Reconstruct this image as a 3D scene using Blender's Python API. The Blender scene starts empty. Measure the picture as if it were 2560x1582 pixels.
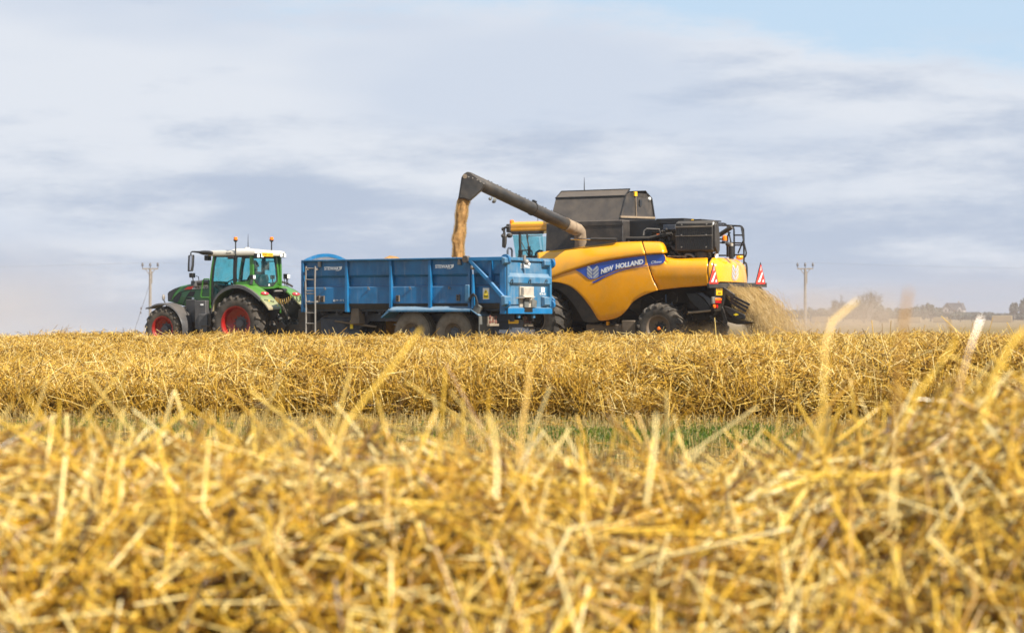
import bpy, bmesh, math, random
import numpy as np
from mathutils import Vector, Matrix

random.seed(7)
rng = np.random.default_rng(11)
SC = bpy.context.scene
COL = SC.collection

# ------------------------------------------------------------------ camera, light, exposure
CAM_H, FPX, CX, HY = 1.06, 5340.0, 1280.0, 789.0      # eye height, focal length in photo pixels, principal point
cam_d = bpy.data.cameras.new("camera")
cam = bpy.data.objects.new("camera", cam_d)
COL.objects.link(cam)
cam.location = (0, 0, CAM_H)
cam.rotation_euler = (math.radians(90.0), 0, 0)
cam_d.sensor_width = 36.0
cam_d.lens = 36.0 * FPX / 2560.0
cam_d.shift_y = (HY - 791.0) / 2560.0 * -1.0
cam_d.clip_start, cam_d.clip_end = 0.1, 9000.0
cam_d.dof.use_dof = True
cam_d.dof.focus_distance = 36.0
cam_d.dof.aperture_fstop = 3.3
cam_d.dof.aperture_blades = 9
SC.camera = cam

SUN_EL, SUN_AZ = math.radians(45.0), math.radians(132.0)     # azimuth from +Y (away) towards +X (right)
sun_d = bpy.data.lights.new("sun", 'SUN')
sun_d.energy = 5.0
sun_d.angle = math.radians(0.5)
sun_d.color = (1.0, 0.93, 0.82)
sun = bpy.data.objects.new("sun", sun_d)
COL.objects.link(sun)
sdir = Vector((math.sin(SUN_AZ) * math.cos(SUN_EL), math.cos(SUN_AZ) * math.cos(SUN_EL), math.sin(SUN_EL)))
sun.rotation_euler = sdir.to_track_quat('Z', 'Y').to_euler()

SC.view_settings.view_transform = 'Standard'
SC.view_settings.look = 'None'
SC.view_settings.exposure = 1.0
SC.view_settings.gamma = 1.0
SC.cycles.max_bounces = 8
SC.cycles.transparent_max_bounces = 12
SC.cycles.volume_bounces = 1
SC.cycles.volume_step_rate = 1.0
SC.cycles.use_denoising = True

# ------------------------------------------------------------------ node helper
class NT:
    def __init__(s, tree):
        s.t = tree; tree.nodes.clear()
    def n(s, kind, **kw):
        nd = s.t.nodes.new(kind)
        for k, v in kw.items():
            if k.startswith('i_'):
                key = k[2:]
                key = int(key) if key.isdigit() else key.replace('_', ' ')
                s.link(v, nd.inputs[key]) if isinstance(v, bpy.types.NodeSocket) else setattr(nd.inputs[key], 'default_value', v)
            else:
                setattr(nd, k, v)
        return nd
    def link(s, a, b): s.t.links.new(a, b)
    def math(s, op, a, b=0.0, clamp=False):
        return s.n('ShaderNodeMath', operation=op, use_clamp=clamp, i_0=a, i_1=b).outputs[0]
    def mix(s, f, a, b, blend='MIX'):
        nd = s.n('ShaderNodeMix', data_type='RGBA', blend_type=blend)
        for v, k in ((f, 0), (a, 6), (b, 7)):
            if isinstance(v, bpy.types.NodeSocket): s.link(v, nd.inputs[k])
            elif k == 0: nd.inputs[0].default_value = v
            else: nd.inputs[k].default_value = (*v[:3], 1)
        return nd.outputs[2]
    def ramp(s, f, lo, hi):
        nd = s.n('ShaderNodeMapRange', interpolation_type='SMOOTHSTEP')
        s.link(f, nd.inputs[0]); nd.inputs[1].default_value = lo; nd.inputs[2].default_value = hi
        return nd.outputs[0]
    def noise(s, vec, scale, detail=4, rough=.55, sc3=None):
        if sc3 is not None:
            vec = s.n('ShaderNodeVectorMath', operation='MULTIPLY', i_0=vec, i_1=sc3).outputs[0]
        nd = s.n('ShaderNodeTexNoise', i_Scale=scale, i_Detail=detail, i_Roughness=rough)
        s.link(vec, nd.inputs['Vector'])
        return nd.outputs['Fac']

# ------------------------------------------------------------------ sky
world = bpy.data.worlds.new("World")
SC.world = world
world.use_nodes = True
w = NT(world.node_tree)
vec = w.n('ShaderNodeTexCoord').outputs['Generated']
sky = w.n('ShaderNodeTexSky', sky_type='NISHITA', sun_disc=False, sun_elevation=SUN_EL, sun_rotation=SUN_AZ,
          altitude=50.0, air_density=1.0, dust_density=0.6, ozone_density=1.5)
sep = w.n('ShaderNodeSeparateXYZ', i_0=vec)
sx, sy, sz = sep.outputs
n1 = w.noise(vec, 1.0, 6, .55, (8.0, 8.0, 42.0))
n2 = w.noise(vec, 1.0, 8, .68, (14.0, 14.0, 48.0))
n3 = w.noise(vec, 1.0, 3, .5, (3.2, 3.2, 14.0))
lav, white, blu = (4.85, 5.65, 7.05), (7.6, 8.05, 8.8), (4.8, 5.85, 7.6)
hgt = w.ramp(sz, -0.005, 0.14)
lft = w.ramp(sx, 0.22, -0.24)
amt = w.math('ADD', w.math('MULTIPLY', n1, 1.5), w.math('MULTIPLY', n3, .8))
amt = w.math('ADD', amt, w.math('MULTIPLY', n2, .85))
amt = w.math('ADD', amt, w.math('MULTIPLY', hgt, .42))
amt = w.math('ADD', amt, w.math('MULTIPLY', w.math('MULTIPLY', lft, hgt), .32))
cl = w.mix(w.ramp(amt, 1.55, 2.12), lav, white)
tint = w.ramp(n3, .5, .68)
cl = w.mix(w.math('MULTIPLY', tint, .45), cl, blu)
# clear sky above the upper edge of the cloud bank
edge = w.math('SUBTRACT', 0.141, w.math('MULTIPLY', w.math('MAXIMUM', sx, 0.0), .125))
over = w.math('ADD', w.math('SUBTRACT', sz, edge), w.math('MULTIPLY', w.math('SUBTRACT', n1, .5), .045))
over = w.math('ADD', over, w.math('MULTIPLY', w.math('SUBTRACT', n2, .5), .045))
gap = w.ramp(over, -0.006, 0.016)
skyb = w.mix(1.0, sky.outputs[0], (1.0, 1.05, 1.0), 'MULTIPLY')
skyb = w.mix(.85, skyb, (5.9, 7.6, 9.5))
high = w.ramp(w.noise(vec, 2.2, 5, .6), .55, .7)
skyb = w.mix(w.math('MULTIPLY', high, w.ramp(sz, .2, .45)), skyb, (8.5, 8.8, 9.2))
col = w.mix(gap, cl, skyb)
bg = w.n('ShaderNodeBackground', i_Color=col, i_Strength=0.05)
out = w.n('ShaderNodeOutputWorld')
w.link(bg.outputs[0], out.inputs[0])

# ------------------------------------------------------------------ materials
MATS = {}
def mat(name, color, rough=.5, metal=0.0, var=.15, vscale=6.0, dust=0.0, dustcol=(.36, .27, .17), streak=0.0, rust=0.0,
        bump=0.0, bscale=40.0, spec=.5, coat=0.0, up=0.0, low=None):
    """Painted, rubber or metal surface with tone variation, dirt patches, run marks, rust specks and settled dust."""
    m = bpy.data.materials.new(name); m.use_nodes = True; MATS[name] = m
    t = NT(m.node_tree)
    tc = t.n('ShaderNodeTexCoord').outputs['Object']
    c = t.mix(t.ramp(t.noise(tc, vscale, 5), .3, .7), tuple(x * (1 - var) for x in color), tuple(min(1, x * (1 + var)) for x in color))
    r = rough
    if dust > 0:
        f = t.ramp(t.noise(tc, 2.3, 7, .65), .62 - dust * .45, .85)
        fine = t.ramp(t.noise(tc, 70.0, 3, .7), .35, .75)
        f = t.math('MULTIPLY', f, t.math('ADD', t.math('MULTIPLY', fine, .6), .4), True)
        f = t.math('MULTIPLY', f, min(1.0, dust * 1.35), True)
        c = t.mix(f, c, dustcol)
        r = t.math('ADD', t.math('MULTIPLY', f, .35), rough, True)
    if up > 0:
        g = t.n('ShaderNodeNewGeometry').outputs['Normal']
        nz = t.n('ShaderNodeSeparateXYZ', i_0=g).outputs[2]
        c = t.mix(t.math('MULTIPLY', t.ramp(nz, .12, .8), up), c, dustcol)
    if low is not None:       # mud and dust thrown up on the lower part: (height it ends, strength)
        zz = t.n('ShaderNodeSeparateXYZ', i_0=tc).outputs[2]
        zz = t.math('ADD', zz, t.math('MULTIPLY', t.math('SUBTRACT', t.noise(tc, 3.0, 5), .5), .5))
        c = t.mix(t.math('MULTIPLY', t.ramp(zz, low[0], low[0] - .7), low[1]), c, dustcol)
    if streak > 0:
        f = t.ramp(t.noise(tc, 1.0, 6, .6, (7.0, 7.0, .9)), .5, .78)
        c = t.mix(t.math('MULTIPLY', f, streak), c, (.30, .31, .32))
    if rust > 0:
        f = t.ramp(t.noise(tc, 9.0, 8, .72), .66 - rust * .1, .72)
        c = t.mix(t.math('MULTIPLY', f, .8), c, (.20, .085, .04))
    b = t.n('ShaderNodeBsdfPrincipled', i_Metallic=metal)
    t.link(c, b.inputs['Base Color'])
    if isinstance(r, float): b.inputs['Roughness'].default_value = r
    else: t.link(r, b.inputs['Roughness'])
    b.inputs['Specular IOR Level'].default_value = spec
    b.inputs['Coat Weight'].default_value = coat
    b.inputs['Coat Roughness'].default_value = .08
    if bump > 0:
        bp = t.n('ShaderNodeBump', i_Strength=bump, i_Distance=.02)
        t.link(t.noise(tc, bscale, 5, .65), bp.inputs['Height'])
        t.link(bp.outputs[0], b.inputs['Normal'])
    o = t.n('ShaderNodeOutputMaterial'); t.link(b.outputs[0], o.inputs[0])
    return m

def glass(name, color, refl=.16):
    m = bpy.data.materials.new(name); m.use_nodes = True; MATS[name] = m
    t = NT(m.node_tree)
    tr = t.n('ShaderNodeBsdfTransparent'); tr.inputs[0].default_value = (*color, 1)
    gl = t.n('ShaderNodeBsdfGlossy'); gl.inputs[0].default_value = (.9, .95, .95, 1); gl.inputs['Roughness'].default_value = .04
    df = t.n('ShaderNodeBsdfDiffuse'); df.inputs[0].default_value = (.42, .40, .36, 1)
    lw = t.n('ShaderNodeLayerWeight', i_Blend=.12)
    tc = t.n('ShaderNodeTexCoord').outputs['Object']
    ms = t.n('ShaderNodeMixShader'); t.link(t.math('MULTIPLY', lw.outputs['Fresnel'], refl * 4, True), ms.inputs[0])
    t.link(tr.outputs[0], ms.inputs[1]); t.link(gl.outputs[0], ms.inputs[2])
    md = t.n('ShaderNodeMixShader'); t.link(t.math('MULTIPLY', t.ramp(t.noise(tc, 4.0, 5), .4, .8), .14), md.inputs[0])
    t.link(ms.outputs[0], md.inputs[1]); t.link(df.outputs[0], md.inputs[2])
    o = t.n('ShaderNodeOutputMaterial'); t.link(md.outputs[0], o.inputs[0])
    return m

def straw_mat(name, cols, transl=.18, rough=.42, spec=.5):
    m = bpy.data.materials.new(name); m.use_nodes = True; MATS[name] = m
    t = NT(m.node_tree)
    at = t.n('ShaderNodeAttribute', attribute_name='tone').outputs['Fac']
    cr = t.n('ShaderNodeValToRGB'); t.link(at, cr.inputs[0])
    els = cr.color_ramp.elements
    for i, (p, c) in enumerate(cols):
        e = els[i] if i < 2 else els.new(p)
        e.position = p; e.color = (*c, 1)
    tc = t.n('ShaderNodeTexCoord').outputs['Object']
    c = t.mix(t.ramp(t.noise(tc, 25.0, 3), .35, .75), cr.outputs[0], (.9, .9, .9), 'MULTIPLY')
    b = t.n('ShaderNodeBsdfPrincipled', i_Roughness=rough)
    b.inputs['Specular IOR Level'].default_value = spec
    t.link(c, b.inputs['Base Color'])
    tl = t.n('ShaderNodeBsdfTranslucent'); t.link(c, tl.inputs[0])
    mx = t.n('ShaderNodeMixShader'); mx.inputs[0].default_value = transl
    t.link(b.outputs[0], mx.inputs[1]); t.link(tl.outputs[0], mx.inputs[2])
    o = t.n('ShaderNodeOutputMaterial'); t.link(mx.outputs[0], o.inputs[0])
    return m

def lamp_mat(name, color, rough=.2):
    m = bpy.data.materials.new(name); m.use_nodes = True; MATS[name] = m
    t = NT(m.node_tree)
    b = t.n('ShaderNodeBsdfPrincipled', i_Roughness=rough); b.inputs['Base Color'].default_value = (*color, 1)
    b.inputs['Transmission Weight'].default_value = .08
    b.inputs['Coat Weight'].default_value = .3
    o = t.n('ShaderNodeOutputMaterial'); t.link(b.outputs[0], o.inputs[0])
    return m

DUST = (.40, .31, .20)
mat('blue_paint', (.002, .108, .262), .42, var=.2, vscale=2.0, dust=.28, dustcol=(.10, .14, .18), streak=.22, rust=.35, up=.45, coat=.1)
mat('blue_paint_dusty', (.010, .115, .235), .5, var=.15, vscale=2.0, dust=.7, dustcol=(.19, .235, .27), streak=.35, rust=.5, up=.6)
mat('blue_bright', (.003, .13, .31), .4, var=.1, vscale=2.5, dust=.25, dustcol=(.25, .33, .42), rust=.6, up=.4)
mat('chassis_paint', (.035, .045, .065), .6, dust=.5, dustcol=(.20, .17, .14), rust=.2, bump=.1)
mat('dirt_shade_dark', (.030, .034, .040), .75, dust=.6, dustcol=(.085, .07, .055))  # dirt and underside shade together in one dark colour
mat('lamp_frame', (.20, .16, .115), .75, dust=.7, dustcol=(.24, .18, .12))
mat('screen_band', (.13, .11, .09), .7, dust=.5)
mat('galvanised', (.23, .21, .19), .55, metal=.3, dust=.55, dustcol=(.21, .16, .115), rust=.4)
mat('chute_cream', (.36, .32, .26), .6, dust=.5, dustcol=(.40, .33, .24), rust=.3, streak=.2)
mat('flap_grey', (.10, .105, .10), .75, dust=.4)
mat('white_vinyl', (.72, .72, .70), .5, var=.05, dust=.15)
mat('white_bright', (.88, .88, .86), .5, var=.02)
mat('black_vinyl', (.02, .02, .02), .5, var=.1)
mat('yellow_plate', (.85, .46, .006), .45, var=.04)
mat('yellow_sticker', (.85, .62, .01), .5, var=.05)
mat('tyre_rubber', (.038, .035, .032), .75, var=.3, vscale=5, dust=.72, dustcol=(.19, .15, .11), bump=.3, bscale=30, spec=.25)
mat('tyre_dusty', (.12, .10, .078), .85, var=.25, vscale=5, dust=.95, dustcol=(.28, .225, .16), bump=.3, bscale=30, spec=.2)
mat('rim_dusty', (.10, .078, .055), .75, dust=.9, dustcol=(.24, .175, .12), rust=.6)
mat('rim_red', (.25, .008, .006), .38, var=.15, dust=.34, dustcol=(.24, .09, .05), coat=.2)
mat('hub_grey', (.07, .07, .075), .5, dust=.25)
mat('tractor_green', (.024, .105, .012), .33, var=.1, dust=.36, dustcol=(.10, .13, .05), coat=.3)
mat('tractor_green_bright', (.030, .140, .006), .33, var=.08, dust=.3, dustcol=(.14, .19, .07), coat=.3)
mat('fender_green', (.050, .175, .014), .42, var=.08, dust=.45, dustcol=(.30, .24, .15), coat=.1, low=(1.95, .95))
mat('roof_cream', (.56, .51, .43), .42, var=.04, dust=.12, coat=.2)
mat('dark_plastic', (.028, .028, .030), .5, var=.15, dust=.42, dustcol=(.11, .09, .07), up=.3)
mat('grey_plastic', (.055, .055, .058), .5, var=.15, dust=.5, dustcol=(.14, .11, .085), up=.35)
mat('black_metal', (.010, .009, .009), .5, var=.2, dust=.3, dustcol=(.06, .047, .035), up=.25)
mat('black_dusty', (.017, .015, .014), .6, var=.25, dust=.7, dustcol=(.105, .083, .062), up=.35, bump=.1, bscale=60)
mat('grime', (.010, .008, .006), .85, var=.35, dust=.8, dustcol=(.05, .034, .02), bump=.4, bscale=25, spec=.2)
mat('tank_grey', (.026, .023, .022), .5, var=.25, dust=.7, dustcol=(.14, .108, .08), up=.6, bump=.06, bscale=80)
mat('auger_paint', (.020, .019, .018), .36, var=.3, dust=.55, dustcol=(.13, .095, .062), up=.3, coat=.15)
mat('auger_dust', (.24, .175, .115), .8, var=.15, dust=.5, dustcol=(.27, .20, .13), up=.3)
mat('combine_yellow', (.80, .325, .001), .25, var=.06, vscale=1.5, dust=.5, dustcol=(.50, .26, .045), bump=.02, bscale=3, coat=.45)
mat('combine_yellow_dusty', (.76, .33, .002), .33, var=.06, vscale=1.5, dust=.55, dustcol=(.46, .26, .07), coat=.3, low=(1.5, .25))
mat('decal_blue', (.012, .055, .32), .35, var=.06, dust=.25, dustcol=(.10, .13, .30), coat=.3)
mat('silver', (.50, .50, .50), .35, metal=.35, var=.1, dust=.15)
mat('chrome', (.65, .65, .68), .2, metal=1.0, var=.05)
mat('sign_red', (.78, .035, .02), .4, var=.05, dust=.1)
mat('sign_white', (.82, .80, .76), .45, var=.04, dust=.1)
mat('jacket', (.022, .035, .026), .85, var=.2)
mat('skin', (.45, .25, .17), .55, var=.08)
mat('hair', (.03, .022, .018), .7)
mat('seat_fabric', (.03, .03, .032), .85)
mat('cast_iron', (.05, .04, .032), .75, dust=.8, dustcol=(.14, .105, .075), bump=.2, up=.4)
mat('hose_black', (.02, .02, .02), .5, dust=.2)
mat('hose_yellow', (.34, .20, .02), .5)
mat('pole_wood', (.20, .17, .14), .85, var=.2, vscale=3)
mat('insulator', (.035, .025, .022), .4)
mat('wire_metal', (.30, .29, .28), .5, metal=.5)
mat('house_wall', (.34, .31, .30), .85)
mat('house_roof', (.07, .065, .07), .8)
mat('window_dark', (.03, .035, .04), .2)
mat('bark_grey', (.12, .10, .085), .9)
mat('leaf_far', (.038, .045, .030), .8, var=.35, vscale=1.2)
mat('leaf_warm', (.075, .058, .036), .8, var=.3, vscale=1.2)
mat('bale_straw', (.27, .19, .09), .85, var=.2, bump=.4)
lamp_mat('amber_lens', (.95, .22, .005))
lamp_mat('red_lens', (.45, .006, .010))
mat('lens_muddy', (.09, .02, .014), .5, var=.3, dust=.7, dustcol=(.20, .13, .09))
lamp_mat('clear_lens', (.85, .85, .82))
lamp_mat('orange_lens', (.95, .18, .01))
mat('grain_wheat', (.33, .175, .05), .75, var=.22, vscale=9, bump=.9, bscale=45)
glass('cab_glass', (.66, .92, .93))
glass('combine_glass', (.74, .92, .93))
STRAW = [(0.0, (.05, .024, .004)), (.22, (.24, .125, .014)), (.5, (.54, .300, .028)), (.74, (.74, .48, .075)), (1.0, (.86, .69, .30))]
straw_mat('straw', STRAW)
straw_mat('straw_near', [(0.0, (.050, .022, .003)), (.25, (.26, .115, .007)), (.5, (.60, .325, .015)), (.76, (.80, .53, .070)), (1.0, (.90, .74, .34))], .18, .28, .7)
straw_mat('straw_fly', [(0.0, (.24, .14, .04)), (.4, (.46, .29, .085)), (.8, (.62, .43, .16)), (1.0, (.74, .58, .30))], .3)
straw_mat('stubble_stalk', [(0.0, (.20, .135, .045)), (.5, (.42, .30, .095)), (1.0, (.58, .44, .19))])
straw_mat('grass_blade', [(0.0, (.045, .095, .005)), (.6, (.13, .20, .010)), (1.0, (.26, .27, .03))], .35)

# ------------------------------------------------------------------ mesh builder
def tag(o, label=None, cat=None, group=None, kind=None):
    if label: o['label'] = label
    if cat: o['category'] = cat
    if group: o['group'] = group
    if kind: o['kind'] = kind
    return o

class MB:
    def __init__(s): s.v = []; s.f = []
    def add(s, vs, fs):
        k = len(s.v); s.v += [tuple(p) for p in vs]; s.f += [[i + k for i in f] for f in fs]; return s
    def hexa(s, b, t):
        return s.add(list(b) + list(t), [(3, 2, 1, 0), (4, 5, 6, 7), (0, 1, 5, 4), (1, 2, 6, 5), (2, 3, 7, 6), (3, 0, 4, 7)])
    def box(s, u0, u1, v0, v1, z0, z1):
        return s.hexa([(u0, v0, z0), (u1, v0, z0), (u1, v1, z0), (u0, v1, z0)], [(u0, v0, z1), (u1, v0, z1), (u1, v1, z1), (u0, v1, z1)])
    def beam(s, p, q, w, h=None, side=(0, 1, 0)):
        p, q = Vector(p), Vector(q); d = (q - p).normalized(); a = Vector(side)
        b = d.cross(a).normalized(); a = b.cross(d).normalized(); h = h or w
        o = [a * w / 2 + b * h / 2, -a * w / 2 + b * h / 2, -a * w / 2 - b * h / 2, a * w / 2 - b * h / 2]
        return s.hexa([p + x for x in o], [q + x for x in o])
    def prism(s, poly, v0, v1):      # outline in (u, z), thickness along v
        n = len(poly)
        return s.add([(u, v0, z) for u, z in poly] + [(u, v1, z) for u, z in poly],
                     [list(range(n)), list(range(2 * n - 1, n - 1, -1))] + [(i, (i + 1) % n, n + (i + 1) % n, n + i) for i in range(n)])
    def prism_u(s, poly, u0, u1):    # outline in (v, z), thickness along u
        n = len(poly)
        return s.add([(u0, v, z) for v, z in poly] + [(u1, v, z) for v, z in poly],
                     [list(range(n)), list(range(2 * n - 1, n - 1, -1))] + [(i, (i + 1) % n, n + (i + 1) % n, n + i) for i in range(n)])
    def plate(s, pts, off):          # closed 3-D outline given a thickness vector
        n = len(pts); off = Vector(off)
        return s.add([Vector(p) for p in pts] + [Vector(p) + off for p in pts],
                     [list(range(n)), list(range(2 * n - 1, n - 1, -1))] + [(i, (i + 1) % n, n + (i + 1) % n, n + i) for i in range(n)])
    def loft(s, rings, cap=True, close=True):
        n = len(rings[0]); fs = []
        for k in range(len(rings) - 1):
            for i in range(n if close else n - 1):
                j = (i + 1) % n
                fs.append((k * n + i, k * n + j, (k + 1) * n + j, (k + 1) * n + i))
        if cap:
            fs.append(list(range(n - 1, -1, -1))); m = (len(rings) - 1) * n; fs.append(list(range(m, m + n)))
        return s.add([p for r in rings for p in r], fs)
    def tube(s, pts, r, n=8, cap=True):
        pts = [Vector(p) for p in pts]; rs = r if isinstance(r, (list, tuple)) else [r] * len(pts)
        rings = []; a = None
        for i, p in enumerate(pts):
            d = (pts[min(i + 1, len(pts) - 1)] - pts[max(i - 1, 0)]).normalized()
            if a is None: a = d.cross(Vector((.31, .17, .93))); a.normalize()
            a = (a - d * a.dot(d)).normalized(); b = d.cross(a)
            rings.append([p + (a * math.cos(2 * math.pi * k / n) + b * math.sin(2 * math.pi * k / n)) * rs[i] for k in range(n)])
        return s.loft(rings, cap)
    def lathe(s, prof, c, axis=(0, 1, 0), n=32, cap=False):      # profile (radius, distance along axis)
        ax = Vector(axis).normalized(); a = ax.cross(Vector((.2, .5, .84))); a.normalize(); b = ax.cross(a); c = Vector(c)
        rings = [[c + ax * h + (a * math.cos(2 * math.pi * k / n) + b * math.sin(2 * math.pi * k / n)) * max(r, 1e-4) for k in range(n)] for r, h in prof]
        return s.loft(rings, cap)
    def ball(s, c, r, n=10, sq=(1, 1, 1)):
        rings = []
        for i in range(n + 1):
            th = math.pi * i / n
            rings.append([(c[0] + r * sq[0] * math.sin(th) * math.cos(2 * math.pi * k / (2 * n)) + 1e-5 * k, c[1] + r * sq[1] * math.sin(th) * math.sin(2 * math.pi * k / (2 * n)), c[2] + r * sq[2] * math.cos(th)) for k in range(2 * n)])
        return s.loft(rings, False)
    def build(s, name, m, parent=None, bevel=0.0, smooth=35, solid=0.0, recalc=True, label=None):
        me = bpy.data.meshes.new(name); me.from_pydata([tuple(p) for p in s.v], [], s.f)
        if recalc:
            bm = bmesh.new(); bm.from_mesh(me)
            bmesh.ops.recalc_face_normals(bm, faces=bm.faces); bm.to_mesh(me); bm.free()
        if smooth:
            me.polygons.foreach_set('use_smooth', [True] * len(me.polygons))
            me.set_sharp_from_angle(angle=math.radians(smooth))
        me.materials.append(MATS[m] if isinstance(m, str) else m)
        o = bpy.data.objects.new(name, me); COL.objects.link(o)
        if parent is not None: o.parent = parent
        if solid:
            md = o.modifiers.new('thickness', 'SOLIDIFY'); md.thickness = solid; md.offset = 0.0
        if bevel:
            md = o.modifiers.new('edges', 'BEVEL'); md.width = bevel; md.segments = 2; md.limit_method = 'ANGLE'; md.angle_limit = math.radians(40)
        if label: o['label'] = label
        return o

class Frame:
    """A vehicle's own axes: u backwards along it, v away from its near side, z up. Turns measured photo points on a known plane of it into its own coordinates."""
    def __init__(s, x, y, deg):
        a = math.radians(deg); s.o = (x, y); s.a = a
        s.U = (math.cos(a), -math.sin(a)); s.V = (math.sin(a), math.cos(a))
    def at_v(s, px, py, v):
        k = (px - CX) / FPX
        u = (k * (s.o[1] + v * s.V[1]) - s.o[0] - v * s.V[0]) / (s.U[0] - k * s.U[1])
        d = s.o[1] + v * s.V[1] + u * s.U[1]
        return u, CAM_H - (py - HY) / FPX * d
    def at_u(s, px, py, u):
        k = (px - CX) / FPX
        v = (k * (s.o[1] + u * s.U[1]) - s.o[0] - u * s.U[0]) / (s.V[0] - k * s.V[1])
        d = s.o[1] + v * s.V[1] + u * s.U[1]
        return v, CAM_H - (py - HY) / FPX * d
    def local(s, X, Y):
        dx, dy = X - s.o[0], Y - s.o[1]
        return dx * s.U[0] + dy * s.U[1], dx * s.V[0] + dy * s.V[1]
    def root(s, name):
        o = bpy.data.objects.new(name, None); COL.objects.link(o)
        o.location = (*s.o, 0); o.rotation_euler = (0, 0, -s.a); o.empty_display_size = .3
        return o

def zoomer(x0, y0, k):
    return lambda x, y: (x0 + x * k, y0 + y * k)

def interp(pts, x):
    if x <= pts[0][0]: return pts[0][1]
    for (a, b), (c, d) in zip(pts, pts[1:]):
        if x <= c: return b + (d - b) * (x - a) / (c - a)
    return pts[-1][1]

def smoothpts(pts, k=5):             # a curve through outline points
    out = []; n = len(pts)
    for i in range(n - 1):
        p0, p1, p2, p3 = pts[max(i - 1, 0)], pts[i], pts[i + 1], pts[min(i + 2, n - 1)]
        for j in range(k):
            t = j / k
            out.append(tuple(.5 * (2 * b + (c - a) * t + (2 * a - 5 * b + 4 * c - d) * t * t + (3 * b - a - 3 * c + d) * t ** 3) for a, b, c, d in zip(p0, p1, p2, p3)))
    out.append(tuple(pts[-1])); return out

def sheet(F, Z, top, bot, vfun, n=36, m=10):
    """A curved body panel: columns between an upper and a lower outline, pushed in or out by vfun(s, t)."""
    mb = MB(); vs = []; fs = []
    for i in range(n + 1):
        s = i / n
        xt = top[0][0] + (top[-1][0] - top[0][0]) * s; xb = bot[0][0] + (bot[-1][0] - bot[0][0]) * s
        yt, yb = interp(top, xt), interp(bot, xb)
        for j in range(m + 1):
            t = j / m
            v = vfun(s, t)
            u, z = F.at_v(*Z(xt + (xb - xt) * t, yt + (yb - yt) * t), v)
            vs.append((u, v, z))
    for i in range(n):
        for j in range(m):
            a = i * (m + 1) + j
            fs.append((a, a + 1, a + m + 2, a + m + 1))
    mb.add(vs, fs); return mb

def letters(parent, name, text, origin, right, up, width, height, m, bold=.0, shear=0.0, thick=.004):
    """Lettering as thin raised shapes: lower left corner, writing direction, up direction, size."""
    cu = bpy.data.curves.new(name, 'FONT'); cu.body = text; cu.offset = bold; cu.shear = shear; cu.extrude = .05; cu.resolution_u = 3
    tmp = bpy.data.objects.new('lettering', cu); COL.objects.link(tmp)
    dg = bpy.context.evaluated_depsgraph_get(); dg.update()
    me = bpy.data.meshes.new_from_object(tmp.evaluated_get(dg))
    bpy.data.objects.remove(tmp); bpy.data.curves.remove(cu)
    co = np.array([v.co[:] for v in me.vertices])
    lo, hi = co.min(0), co.max(0)
    q = (co - lo) / np.maximum(hi - lo, 1e-6)
    R, Uv = np.array(right, float), np.array(up, float)
    R /= np.linalg.norm(R); Uv /= np.linalg.norm(Uv); N = np.cross(R, Uv)
    P = np.array(origin, float) + q[:, :1] * R * width + q[:, 1:2] * Uv * height + q[:, 2:3] * N * thick
    me.vertices.foreach_set('co', P.astype(np.float32).ravel()); me.update()
    me.materials.clear(); me.materials.append(MATS[m]); me.name = name
    o = bpy.data.objects.new(name, me); COL.objects.link(o); o.parent = parent
    return o

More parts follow.
